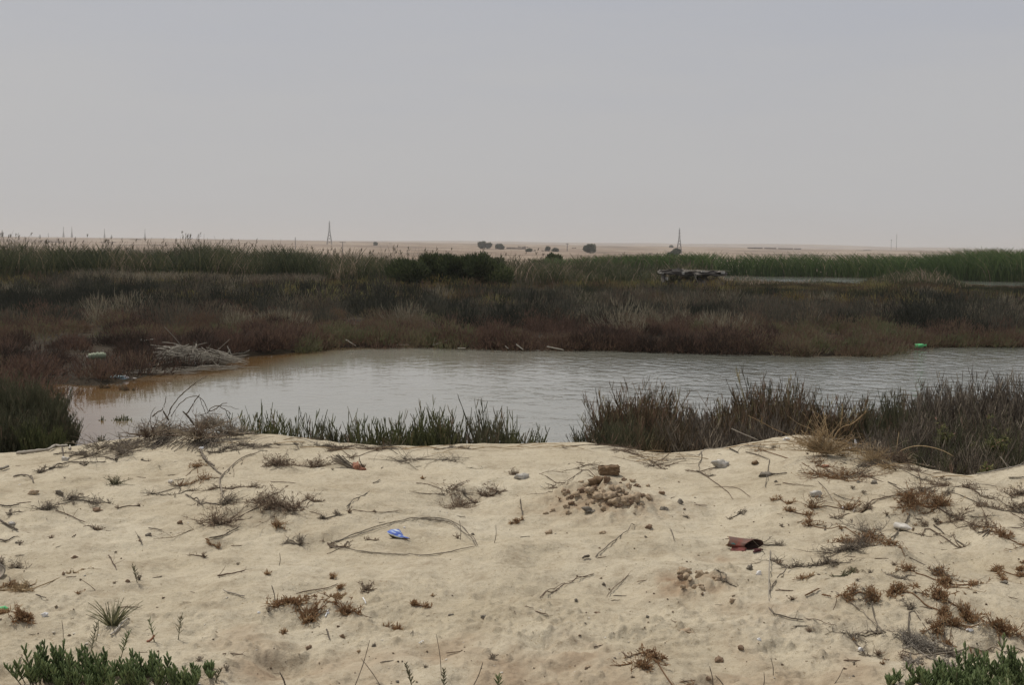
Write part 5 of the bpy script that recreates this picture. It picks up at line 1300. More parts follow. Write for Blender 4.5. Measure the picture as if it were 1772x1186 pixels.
# ------------------------------------------------------------------ sticks, reeds and driftwood on the sand (photo pixels)
ST = [  # pixels, radius, material, tint, name, category, label, twigs
    ([(572, 944), (610, 928), (660, 911), (700, 902), (738, 898), (776, 902), (803, 918), (827, 948)], .0032, 'near_grey', .40, 'reed_stem', 'reed', 'upper outer stem of the eye shaped dry reed loop round the blue wrapper', 0),
    ([(576, 940), (620, 928), (675, 911), (720, 900), (745, 900)], .0026, 'driftgrey', .5, 'reed_stem', 'reed', 'second stem inside the upper side of the reed loop', 0),
    ([(740, 901), (775, 906), (800, 922), (824, 948)], .0038, 'near_grey', .5, 'reed_stem', 'reed', 'broad bent stem at the right end of the reed loop', 0),
    ([(570, 949), (600, 953), (650, 959), (700, 962), (735, 963), (780, 957), (822, 948)], .0032, 'near_grey', .45, 'reed_stem', 'reed', 'lower stem closing the reed loop under the blue wrapper', 0),
    ([(935, 1037), (965, 1022), (1000, 1005), (1028, 995)], .0030, 'dry', .25, 'reed_stem', 'reed', 'split dry reed lying alone on the middle sand', 0),
    ([(938, 1036), (972, 1014), (1028, 996)], .0018, 'dry', .3, 'reed_stem', 'reed', 'thin sliver beside the split dry reed', 0),
    ([(1030, 966), (1056, 944), (1080, 925), (1099, 912)], .0034, 'near_grey', .5, 'reed_stem', 'reed', 'dry reed slanting up right below the clod heap', 0),
    ([(1050, 1035), (1066, 1018), (1088, 996)], .0024, 'dry', .3, 'twig', 'twig', 'thin twig left of the second clod patch', 3),
    ([(28, 783), (60, 778), (95, 777), (118, 776)], .015, 'driftgrey', .7, 'driftwood', 'driftwood', 'pale grey driftwood branch on the left crest', 0),
    ([(36, 782), (55, 774), (80, 776)], .009, 'driftgrey', .55, 'driftwood', 'driftwood', 'thinner driftwood fork lying against the pale branch', 0),
    ([(-10, 818), (6, 815), (15, 811)], .013, 'driftgrey', .4, 'driftwood', 'driftwood', 'short driftwood stub cut by the left edge', 0),
    ([(23, 828), (38, 825), (52, 828), (58, 837)], .007, 'near_grey', .4, 'crooked_stick', 'stick', 'crooked brown stick below the driftwood stub', 0),
    ([(0, 877), (14, 879), (34, 876)], .006, 'near_grey', .15, 'crooked_stick', 'stick', 'dark curved stick at the left edge', 0),
    ([(0, 905), (14, 912), (31, 921)], .007, 'near_grey', .1, 'crooked_stick', 'stick', 'dark straight stick slanting down at the left edge', 2),
    ([(0, 937), (12, 939), (22, 933), (26, 932)], .005, 'near_grey', .2, 'crooked_stick', 'stick', 'short twisted stick below the dark straight one', 2),
    ([(84, 814), (100, 808), (122, 802), (150, 803), (184, 802)], .006, 'near_grey', .2, 'crooked_stick', 'stick', 'long dark stick lying below the left crest', 3),
    ([(92, 789), (115, 786), (150, 785)], .006, 'near_grey', .3, 'crooked_stick', 'stick', 'dark stick right of the driftwood branch', 2),
    ([(120, 793), (135, 789), (150, 784)], .008, 'near_grey', .3, 'crooked_stick', 'stick', 'thick brown stick on the left crest', 0),
    ([(119, 762), (120, 770), (122, 778)], .008, 'driftgrey', .8, 'stub', 'stick', 'short pale stub standing at the end of the driftwood branch', 0),
    ([(107, 776), (109, 788), (110, 798)], .007, 'near_grey', .2, 'stub', 'stick', 'dark stub leaning on the left crest', 0),
    ([(182, 794), (195, 797), (203, 800)], .006, 'near_grey', .15, 'crooked_stick', 'stick', 'short dark stick below the matted twigs', 0),
    ([(346, 783), (360, 803), (372, 815), (384, 824)], .007, 'near_grey', .5, 'forked_branch', 'branch', 'grey forked branch creeping below the root mound', 2),
    ([(384, 862), (380, 840), (382, 828), (395, 815), (420, 794), (450, 785)], .006, 'near_grey', .7, 'forked_branch', 'branch', 'long grey branch rising right from the middle left scrub', 3),
    ([(320, 858), (336, 866), (352, 878)], .005, 'near_grey', .35, 'twig', 'twig', 'dark twig slanting right beside the left scrub', 2),
    ([(96, 886), (120, 894), (148, 908)], .004, 'dry', .3, 'twig', 'twig', 'thin twig slanting under the left scrub tangle', 3),
    ([(362, 934), (385, 930), (400, 922), (412, 916)], .005, 'near_grey', .2, 'twig', 'twig', 'dark twig with short spurs left of the reed loop', 5),
    ([(376, 1000), (400, 996), (424, 990)], .0045, 'dry', .25, 'twig', 'twig', 'twig with a dark leafy head on the left middle sand', 5),
    ([(386, 1026), (404, 1030), (424, 1036)], .0035, 'driftgrey', .5, 'twig', 'twig', 'pale thin stick on the lower left sand', 1),
    ([(192, 1104), (206, 1090), (221, 1074)], .0055, 'driftgrey', .9, 'driftwood', 'driftwood', 'pale stick leaning against the pale grass tuft', 0),
    ([(187, 964), (194, 974), (201, 988)], .0035, 'dry', .2, 'twig', 'twig', 'small forked twig above the leafy seedling', 2),
    ([(238, 929), (243, 938), (246, 944)], .0045, 'near_grey', .2, 'twig', 'twig', 'short dark forked twig on the left sand', 2),
    ([(257, 917), (270, 918), (281, 921)], .004, 'near_grey', .4, 'twig', 'twig', 'short flat twig right of the small tuft on the left sand', 0),
    ([(610, 884), (650, 889), (690, 886)], .0028, 'dry', .35, 'twig', 'twig', 'long thin straw above the reed loop', 1),
    ([(600, 880), (612, 868), (640, 854)], .004, 'near_grey', .5, 'twig', 'twig', 'grey twig curving up right above the reed loop', 2),
    ([(720, 838), (740, 840), (768, 850)], .0030, 'dry', .3, 'twig', 'twig', 'curved twig pointing at the middle brush mat', 0),
    ([(645, 838), (652, 836), (658, 832)], .004, 'near_grey', .2, 'twig', 'twig', 'short dark twig right of the orange wrapper', 0),
    ([(468, 836), (490, 836), (512, 838)], .003, 'dry', .3, 'twig', 'twig', 'thin twig right of the middle left scrub', 0),
    ([(1186, 775), (1220, 779), (1260, 776), (1300, 774)], .0032, 'driftgrey', .7, 'reed_stem', 'reed', 'long pale straw lying on the crest right of the dip', 0),
    ([(1262, 778), (1272, 783), (1278, 786)], .006, 'near_grey', .1, 'twig', 'twig', 'short dark stick on the crest under the grey shrubs', 2),
    ([(1290, 784), (1310, 789), (1330, 797)], .005, 'near_grey', .5, 'twig', 'twig', 'grey stick slanting down from the crest', 1),
    ([(1213, 782), (1214, 795), (1209, 806), (1211, 812)], .0035, 'near_grey', .2, 'twig', 'twig', 'upright looped twig left of the white lump', 1),
    ([(1185, 816), (1212, 818), (1240, 810), (1262, 808)], .0045, 'dry', .45, 'twig', 'twig', 'brown branch with thick joints ending at the white lump', 3),
    ([(1212, 818), (1236, 836), (1258, 852), (1268, 866)], .0032, 'dry', .5, 'twig', 'twig', 'long thin stem curving down right from the jointed branch', 0),
    ([(1235, 845), (1275, 846), (1298, 862)], .0026, 'dry', .55, 'twig', 'twig', 'thin stem arching right of the jointed branch', 0),
    ([(1332, 796), (1328, 820), (1324, 846)], .0032, 'near_grey', .3, 'twig', 'twig', 'thin upright stem crossing the black rotten log', 0),
    ([(1328, 822), (1345, 823), (1362, 821)], .006, 'near_grey', .15, 'twig', 'twig', 'dark stick right of the black rotten log', 0),
    ([(1430, 816), (1452, 826), (1475, 828), (1492, 818)], .006, 'near_grey', .55, 'crooked_stick', 'stick', 'boomerang shaped grey stick on the right sand', 0),
    ([(1498, 876), (1520, 866), (1560, 858), (1600, 857)], .0042, 'dry', .35, 'reed_stem', 'reed', 'long arched brown stem reaching left from the rusty clump', 0),
    ([(1354, 837), (1380, 841), (1408, 843)], .003, 'dry', .4, 'twig', 'twig', 'thin straight twig left of the crushed tub', 1),
    ([(1415, 834), (1430, 850), (1440, 868)], .003, 'near_grey', .5, 'twig', 'twig', 'thin bent stem over the crushed tub', 0),
    ([(1442, 856), (1465, 866), (1490, 870)], .003, 'near_grey', .4, 'twig', 'twig', 'thin twig right of the crushed tub', 0),
    ([(1615, 911), (1625, 918), (1634, 927)], .0045, 'near_grey', .2, 'twig', 'twig', 'short dark stick right of the dirty bottle', 0),
    ([(1655, 937), (1662, 942), (1669, 948)], .004, 'near_grey', .2, 'twig', 'twig', 'second short dark stick, right of the first one', 0),
    ([(1445, 956), (1460, 952), (1475, 949)], .004, 'near_grey', .15, 'twig', 'twig', 'short dark stick left of the grey tangle', 0),
    ([(1538, 940), (1552, 925), (1568, 905), (1574, 890)], .0045, 'near_grey', .35, 'twig', 'twig', 'dark stick leaning across the dirty bottle', 1),
    ([(1520, 918), (1528, 930), (1535, 942)], .0045, 'near_grey', .5, 'twig', 'twig', 'grey stick left of the stick across the bottle', 1),
    ([(1333, 955), (1331, 990), (1330, 1042)], .0034, 'driftgrey', .5, 'reed_stem', 'reed', 'long straight upright looking stem right of the red tin', 0),
    ([(1331, 1028), (1342, 1008), (1362, 990), (1380, 984)], .0034, 'near_grey', .3, 'reed_stem', 'reed', 'curved stem joining the straight stem below the tin', 0),
    ([(1393, 1034), (1405, 1029), (1418, 1022)], .0045, 'rust', .2, 'twig', 'twig', 'reddish stick on the right sand', 0),
    ([(1422, 1033), (1438, 1036)], .005, 'rust', .3, 'twig', 'twig', 'short reddish stick beside the longer one', 0),
    ([(1330, 1060), (1356, 1070), (1392, 1076)], .004, 'near_grey', .3, 'twig', 'twig', 'dark twig with spurs on the lower right sand', 4),
    ([(1446, 1028), (1478, 1050), (1500, 1070), (1528, 1096)], .0030, 'near_grey', .7, 'reed_stem', 'reed', 'pale thin stem slanting down into the grey twig tangle', 2),
    ([(1392, 1072), (1420, 1080), (1448, 1088)], .0022, 'dry', .6, 'twig', 'twig', 'hair thin straw between two twigs at lower right', 0),
    ([(513, 1030), (566, 1020), (585, 1012)], .0028, 'dry', .3, 'twig', 'twig', 'thin twig above the low brown scrub', 0),
    ([(565, 1092), (568, 1102), (570, 1110)], .004, 'near_grey', .2, 'twig', 'twig', 'short bent twig on the lower sand', 1),
    ([(1020, 967), (1012, 968), (1008, 970)], .008, 'near_grey', .15, 'twig', 'twig', 'knobbly dark end of wood under the slanting reed', 0),
    ([(1159, 918), (1164, 928), (1167, 938)], .0035, 'near_grey', .3, 'twig', 'twig', 'short stick left of the red tin', 0),
    ([(900, 866), (902, 882), (905, 900)], .0038, 'near_grey', .2, 'twig', 'twig', 'thin standing twig left below the clod heap', 3),
    ([(1688, 820), (1720, 812), (1750, 802), (1775, 796)], .006, 'driftgrey', .65, 'driftwood', 'driftwood', 'pale driftwood twig rising to the right edge of the crest', 4),
    ([(1700, 818), (1712, 806), (1740, 802), (1776, 806)], .004, 'driftgrey', .55, 'driftwood', 'driftwood', 'thinner pale twig crossing the driftwood twig at the right', 4),
    ([(1745, 829), (1760, 829), (1774, 828)], .005, 'near_grey', .3, 'twig', 'twig', 'dark stick lying at the right edge below the driftwood twigs', 0),
    ([(1620, 878), (1644, 894), (1668, 902)], .0045, 'dry', .2, 'twig', 'twig', 'brown branch running down right from the rusty clump', 3),
    ([(1690, 928), (1712, 920), (1700, 934)], .006, 'near_grey', .15, 'twig', 'twig', 'dark forked stick near the right edge', 2),
    ([(1600, 1140), (1660, 1132), (1720, 1130), (1772, 1132)], .0045, 'near_grey', .6, 'branch', 'branch', 'long grey branch behind the green bush at bottom right', 5),
    ([(1536, 836), (1546, 840), (1552, 842)], .004, 'near_grey', .3, 'twig', 'twig', 'short twig on the sand left of the rusty clump', 0),
]
for i, (pp, r, mt, tn, nm, ct, lab, tw) in enumerate(ST):
    o, l = wpath(pp, r * 1.3 + .002)
    thing(nm, path_me(nm, M[mt], l, r, 600 + i, tint=tn, wob=.0006, twigs=tw, twl=.05, subdiv=3), o, lab, ct)
# standing thin stems, given by base pixel and tip pixel
for i, (a, b, r, mt, lab) in enumerate([
        ((612, 1190), (640, 1104), .0018, 'near_grey', 'hair thin stem leaning right at the bottom middle'), ((662, 1190), (625, 1136), .0018, 'near_grey', 'hair thin stem leaning left at the bottom middle'),
        ((764, 1170), (755, 1094), .0018, 'near_grey', 'thin upright stem rising from the bottom sprig'), ((816, 1190), (836, 1142), .0022, 'near_grey', 'thin stem leaning right near the bottom centre'),
        ((495, 1190), (484, 1160), .004, 'near_grey', 'grey broken stem at the bottom left of centre'), ((1234, 1190), (1228, 1150), .0025, 'near_grey', 'dark upright stem at the bottom right of centre'),
        ((1256, 1190), (1238, 1166), .0028, 'near_grey', 'dark leaning stem beside the upright one at the bottom'), ((1320, 1190), (1322, 1160), .002, 'near_grey', 'thin upright stem at the bottom, right of centre'),
        ((1338, 1170), (1334, 1135), .0018, 'near_grey', 'thin standing stem on the lower right sand'), ((1440, 1186), (1460, 1152), .0018, 'near_grey', 'thin stem leaning right beside the bottom right bush'),
        ((108, 1120), (107, 1070), .0018, 'near_grey', 'thin upright stem above the green bush at bottom left'), ((165, 1110), (170, 1070), .002, 'palegrass', 'thin green stem above the green bush at bottom left'),
        ((1326, 960), (1300, 930), .002, 'near_grey', 'thin twig standing behind the tin mouth'), ((796, 935), (795, 898), .0022, 'near_grey', 'thin upright stalk at the right of the reed loop'),
        ((855, 940), (858, 906), .0022, 'near_grey', 'thin upright stalk right of the reed loop'), ((168, 1022), (140, 1000), .002, 'dry', 'thin leaning stalk left of the grass tuft'),
        ((482, 980), (484, 954), .002, 'near_grey', 'thin stalk left below the reed loop'), ((476, 1045), (470, 1010), .003, 'near_grey', 'thin upright stalk left of the low brown scrub'),
        ((404, 826), (402, 806), .002, 'dry', 'thin stalk above the middle left scrub'), ((1440, 1056), (1448, 1032), .0022, 'dry', 'thin stalk by the rusty clump on the right sand')]):
    g = gp(*a); o, l = upath([a, ((a[0] + b[0]) / 2 + 2, (a[1] + b[1]) / 2), b], g.y)
    thing('thin_stalk', path_me('thin_stalk', M[mt], l, r, 700 + i, tint=.35), o - Vector((0, 0, .01)), lab, 'stalk')

# ------------------------------------------------------------------ scrub tufts on the sand
SC = [  # px, py(base), width px, height px, material, n, leaf, flat, label
    (500, 818, 84, 50, 'dry', 60, 900, .5, 'brown bushy dry scrub below the crest left of the orange wrapper'),
    (488, 776, 60, 18, 'near_grey', 24, 0, 1.2, 'sparse flat twigs on the crest above the bushy dry scrub'),
    (146, 872, 84, 38, 'near_grey', 50, 160, .9, 'dark twiggy scrub with a black base on the left sand'),
    (200, 842, 46, 30, 'near_dark', 16, 60, .1, 'cluster of dark upright sprouts on the left sand'),
    (78, 816, 34, 18, 'near_grey', 30, 100, .9, 'small dark twig clump below the left crest'),
    (150, 812, 24, 34, 'near_grey', 10, 60, .1, 'dark knotty sprouts on the long stick at the left'),
    (250, 800, 18, 12, 'near_grey', 7, 0, .4, 'two short black spikes below the root mound'),
    (340, 834, 74, 18, 'rust', 34, 300, 1.3, 'flat brown scrub mat left of the bushy middle left scrub'),
    (448, 884, 116, 56, 'dry', 80, 1300, .7, 'wide bushy brown scrub, largest on the left half of the sand'),
    (360, 888, 58, 38, 'near_grey', 26, 120, .7, 'crooked dark twigs left of the wide bushy scrub'),
    (530, 876, 34, 18, 'dry', 16, 160, .8, 'small brown tuft right of the wide bushy scrub'),
    (172, 918, 30, 20, 'dry', 12, 30, .1, 'small brown upright tuft on the left sand'),
    (218, 886, 26, 18, 'dry', 8, 10, .3, 'thin sparse tuft right of the dark twiggy scrub'),
    (480, 916, 34, 26, 'rust', 14, 120, .2, 'small rusty upright tuft left of the reed loop'),
    (512, 936, 40, 26, 'near_grey', 16, 40, .5, 'dark spiky tuft touching the left of the reed loop'),
    (568, 902, 26, 16, 'near_grey', 26, 60, .5, 'small round knot of grey twigs above the reed loop'),
    (605, 892, 14, 16, 'dry', 8, 30, .2, 'tiny dark tuft on the long thin straw'),
    (586, 938, 46, 12, 'dry', 14, 60, 1.2, 'flat thin twigs at the left tip of the reed loop'),
    (338, 966, 26, 14, 'dry', 9, 30, .3, 'tiny sparse tuft on the left middle sand'),
    (365, 950, 22, 10, 'rust', 10, 90, .8, 'tiny brown leafy tuft on the left middle sand'),
    (820, 852, 110, 34, 'dry', 60, 500, 1.1, 'long brush mat of reddish twigs in the middle of the sand'),
    (812, 868, 24, 16, 'near_grey', 18, 40, .5, 'small grey knot of twigs under the middle brush mat'),
    (885, 830, 34, 36, 'dry', 12, 60, .2, 'thin standing twigs right of the middle brush mat'),
    (895, 910, 28, 14, 'rust', 12, 120, .9, 'small reddish tuft below the middle brush mat'),
    (1000, 822, 120, 22, 'dry', 20, 0, 1.6, 'thin long twigs trailing left of the clod heap'),
    (1395, 804, 110, 24, 'rust', 60, 500, 1.3, 'flat rusty mat of twigs below the right crest'),
    (1340, 782, 22, 22, 'near_grey', 8, 0, .1, 'dark forked sprout under the right crest'),
    (1400, 776, 24, 18, 'near_grey', 9, 10, .2, 'dark star shaped sprout under the right crest'),
    (1430, 884, 60, 42, 'rust', 34, 300, .3, 'rusty grassy clump right of the crushed tub'),
    (1352, 872, 26, 12, 'rust', 14, 160, .8, 'small rusty tuft left of the crushed tub'),
    (1376, 892, 34, 20, 'rust', 18, 200, .4, 'rusty upright tuft below the crushed tub'),
    (1484, 900, 60, 34, 'dry', 30, 260, .3, 'straw and rust tuft left of the dirty bottle'),
    (1462, 928, 66, 40, 'rust', 40, 600, .3, 'dark rusty clump with a dense spike on the right sand'),
    (1600, 884, 92, 52, 'rust', 60, 1100, .4, 'large rusty clump below the crest dip at right'),
    (1660, 860, 110, 26, 'dry', 50, 300, 1.3, 'long brown twig mat under the crest dip'),
    (1640, 820, 90, 20, 'rust', 40, 300, 1.0, 'rusty twigs at the foot of the grey shrubs'),
    (1560, 832, 110, 24, 'dry', 50, 100, 1.2, 'brown dead twigs along the crest slope at right'),
    (1685, 900, 80, 26, 'dry', 40, 500, 1.0, 'brown scrub strip near the right edge'),
    (1740, 886, 90, 30, 'dry', 46, 400, 1.0, 'brown leafless scrub at the right edge'),
    (1745, 934, 84, 24, 'rust', 40, 500, .9, 'rusty low scrub at the right edge, below the brown one'),
    (1752, 862, 44, 34, 'dry', 18, 160, .3, 'upright brown tuft at the right edge under the crest'),
    (1380, 976, 90, 34, 'near_grey', 60, 60, .9, 'grey curly twig tangle right of the red tin'),
    (1540, 964, 130, 48, 'near_grey', 120, 400, .7, 'dense grey twig tangle in the middle of the right sand'),
    (1510, 950, 60, 26, 'rust', 34, 500, .5, 'rusty leaves on the left of the dense grey tangle'),
    (1600, 996, 70, 30, 'rust', 34, 500, .6, 'dark rusty scrub right below the dense grey tangle'),
    (1492, 1040, 54, 34, 'rust', 34, 700, .4, 'round rusty clump alone on the right sand'),
    (1592, 1046, 56, 34, 'rust', 36, 800, .4, 'rust brown clump, upper left of the lower right trio'),
    (1650, 1064, 60, 46, 'rust', 44, 1000, .4, 'rust brown clump in the middle of the lower right trio'),
    (1695, 1104, 76, 42, 'rust', 50, 1200, .4, 'rust brown clump at the right of the lower right trio'),
    (1658, 1016, 34, 24, 'rust', 16, 300, .5, 'small rusty tuft above the lower right trio'),
    (1640, 1110, 60, 26, 'rust', 34, 600, .6, 'low rusty scrub under the lower right trio'),
    (1580, 1130, 130, 46, 'driftgrey', 110, 0, 1.0, 'bleached grey twig tangle beside the bottom right bush'),
    (1500, 1090, 90, 22, 'near_grey', 30, 60, 1.2, 'thin grey twigs left of the bleached tangle'),
    (1745, 1005, 50, 18, 'rust', 24, 500, .8, 'flat rusty clump near the right edge'),
    (1772, 985, 20, 16, 'rust', 12, 200, .5, 'small rusty clump cut by the right edge'),
    (1405, 1004, 22, 14, 'rust', 8, 80, .6, 'tiny rusty leaf tuft on the right sand'),
    (1470, 998, 40, 14, 'near_dark', 14, 120, .8, 'sparse olive sprigs above the round rusty clump'),
    (505, 1062, 60, 22, 'rust', 36, 900, .7, 'low brown scrub left of the white tube'),
    (570, 1054, 70, 30, 'rust', 40, 1100, .6, 'low brown scrub behind the white tube'),
    (630, 1028, 30, 30, 'dry', 10, 80, .2, 'sparse upright sprig right of the low brown scrub'),
    (574, 1006, 14, 12, 'rust', 8, 90, .5, 'tiny brown tuft above the low brown scrub'),
    (590, 1018, 16, 12, 'rust', 8, 90, .5, 'tiny brown tuft just left of the sparse sprig'),
    (730, 1050, 26, 14, 'rust', 14, 200, .4, 'small rusty tuft in the middle of the lower sand'),
    (676, 1094, 24, 14, 'rust', 12, 200, .6, 'small rusty tuft left of the tiny white tube'),
    (1158, 1188, 90, 18, 'rust', 50, 700, .8, 'dark brown scrub cut by the bottom edge right of centre'),
    (20, 1086, 56, 32, 'rust', 46, 1300, .3, 'dense red brown cushion plant at the left edge'),
    (30, 1030, 100, 26, 'gold', 44, 60, 1.2, 'golden dry twigs lying at the left edge above the cushion plant'),
    (28, 985, 44, 40, 'near_grey', 40, 200, .7, 'grey brown scrub behind the broken bowl'),
    (20, 1020, 44, 16, 'rust', 26, 100, 1.0, 'reddish twigs in front of the broken bowl'),
    (20, 890, 26, 12, 'near_grey', 10, 20, .9, 'tiny grey twigs at the left edge'),
    (1240, 1000, 60, 14, 'near_grey', 14, 0, 1.2, 'thin twigs over the second clod patch'),
    (690, 782, 150, 16, 'near_grey', 46, 0, 1.7, 'thin pale straws matted along the crest left of centre'),
    (560, 778, 90, 20, 'near_grey', 30, 0, 1.4, 'thin pale straws matted on the crest above the orange wrapper'),
    (770, 786, 60, 22, 'near_grey', 20, 0, .9, 'thin forked straws on the middle of the crest'),
    (1120, 786, 130, 16, 'dry', 36, 60, 1.7, 'flat brown straws in the crest dip right of centre'),
    (1040, 776, 90, 12, 'dry', 22, 0, 1.7, 'thin straws on the crest left of the dip'),
    (640, 938, 20, 8, 'dry', 6, 20, .8, 'tiny flat tuft on the upper side of the reed loop'),
    (1222, 826, 30, 10, 'near_grey', 8, 10, .8, 'tiny twigs under the jointed branch'),
    (1270, 897, 30, 20, 'near_grey', 10, 20, .4, 'thin grey sprig above the red tin'),
    (1320, 940, 40, 26, 'near_grey', 28, 20, .6, 'grey twigs at the open mouth of the red tin'),
    (600, 786, 90, 22, 'dry', 40, 60, 1.2, 'tangled brown straws just above the fibre tuft'),
    (1440, 786, 70, 26, 'gold', 40, 30, .8, 'straw coloured dead grass on the crest in front of the golden bush'),
    (1500, 800, 90, 30, 'gold', 55, 30, .9, 'straw coloured dead grass spilling down the crest at right'),
    (1540, 822, 90, 26, 'near_grey', 50, 30, 1.1, 'grey dead grass below the straw coloured spill'),
    (300, 858, 60, 16, 'near_grey', 30, 30, 1.3, 'flat tangle of grey twigs between the left scrubs'),
    (410, 846, 70, 16, 'dry', 36, 60, 1.3, 'flat tangle of brown twigs above the wide bushy scrub'),
    (1710, 870, 90, 20, 'near_grey', 40, 60, 1.3, 'flat tangle of grey twigs near the right edge under the crest'),
    (1620, 930, 50, 14, 'dry', 22, 60, 1.2, 'thin flat twigs right of the dirty bottle'),
    (1540, 1000, 70, 16, 'near_grey', 34, 40, 1.3, 'flat grey twigs under the dense grey tangle'),
    (1600, 1085, 80, 22, 'near_grey', 46, 60, 1.2, 'flat grey twigs left of the lower right trio'),
    (1190, 902, 18, 16, 'near_grey', 7, 0, .2, 'tiny thin sprig right below the clod heap'),
]
for i, (px, py, wpx, hpx, mt, n, lf, fl, lab) in enumerate(SC):
    p = gp(px, py - hpx * .18); s = mpp(p)
    me = scrub_me('dry_scrub', M[mt], wpx * s * 1.75, max(hpx * s * .68, .028), int(n * 1.5), 800 + i, leaf=int(lf * 1.0), leafw=.0044, leafl=.017, r=.0021, flat=fl, sub=5)
    conform(me, p)
    thing('dry_scrub', me, p, lab, 'scrub', 'scrub tufts on the sand', rz=0)

# pale grass tuft, seedlings
def blades_me(name, mat, w, h, n, seed, wd=.004, spread=.6, tb=.5, base=.02):
    rs = np.random.default_rng(seed); a = rs.random(n) * 2 * PI; q = rs.random(n) ** .6
    d = np.stack([np.cos(a) * q * spread * w / h * .9, np.sin(a) * q * spread * w / h * .9, np.ones(n) * (1 - .3 * q)], -1); L = h * (.55 + .5 * rs.random(n))
    tt = np.linspace(0, 1, 5); st = np.stack([np.cos(a) * base, np.sin(a) * base, np.zeros(n) - .01], -1) * rs.random(n)[:, None]
    P = st[:, None] + d[:, None] * (L[:, None] * tt)[..., None] + (d * np.array([.3, .3, -.15]))[:, None] * (L[:, None] * tt ** 2)[..., None]
    return vmesh(name, [ribbons(P, wd * np.array([.8, 1, .9, .6, .15])[None] * (.7 + .6 * rs.random(n))[:, None], np.clip(tb + .22 * rs.normal(size=n), 0, 1), rs), tubes(P[: n // 3], wd * .3 * np.ones((n // 3, 5)), np.full(n // 3, tb - .2), 3)], M[mat])
p = gp(195, 1082); s = mpp(p); thing('grass_tuft', blades_me('grass_tuft', 'palegrass', 78 * s, 60 * s, 90, 900), p, 'pale green spiky grass tuft on the lower left sand', 'grass tuft')
def seedling(px, py, hpx, mat, lab, seed, lean=.0, n=16, leafpx=9, lw=.0045):
    p = gp(px, py); s = mpp(p); h = hpx * s; rs = np.random.default_rng(seed)
    o = root('seedling', p, lab, 'seedling')
    pts = [(0, 0, -.01), (lean * h * .4, 0, h * .4), (lean * h, 0, h)]
    add('stem', path_me('stem', M['near_dark'], pts, .0022, seed, tint=.5), parent=o)
    u = np.linspace(.25, 1, n); a = np.arange(n) * 2.4
    P0 = np.stack([lean * h * u ** 1.2, 0 * u, h * u], -1); d = unit(np.stack([np.cos(a), np.sin(a) * .7, .9 + .4 * u], -1))
    L = leafpx * s * (1.1 - .4 * u)
    P = P0[:, None] + d[:, None] * (L[:, None] * np.array([0, .5, 1]))[..., None]
    add('leaf', vmesh('leaf', [tubes(P, lw * .5 * np.array([.6, 1, .3])[None] * np.ones(n)[:, None], np.clip(.45 + .15 * rs.normal(size=n), 0, 1), 4)], M[mat]), parent=o)
seedling(238, 1010, 30, 'near_dark', 'small dark leafy seedling alone on the left sand', 1, -.25)
seedling(268, 1112, 38, 'leafgreen', 'seedling with a reddish base on the lower left sand', 2, -.25, 12, 12, .003)
seedling(308, 1108, 40, 'palegrass', 'thin forked seedling right of the reddish one', 3, .15, 12, 14, .003)
seedling(208, 1140, 46, 'leafgreen', 'narrow green shoot above the bottom left bush', 4, .35, 22, 12, .004)
seedling(155, 1140, 64, 'palegrass', 'tall thin green shoot rising from the bottom left bush', 5, .22, 22, 12, .003)
seedling(715, 1195, 46, 'near_dark', 'dark leafy sprig at the bottom edge, left of centre', 6, -.3, 22, 9)
seedling(768, 1195, 36, 'near_dark', 'dark leafy sprig at the bottom edge, right of the first', 7, .0, 18, 9)
seedling(862, 1192, 22, 'leafgreen', 'green sprig at the bottom edge near the centre', 8, .0, 14, 14)
seedling(372, 1180, 22, 'near_dark', 'small curled sprig right of the bottom left bush', 9, .5, 14, 10)
p = gp(266, 1112); thing('red_root', path_me('red_root', om, [(-.03, 0, 0), (-.012, 0, .008), (.004, 0, .03)], .006, 2), p, 'orange red root wrap at the foot of the lower left seedling', 'root')

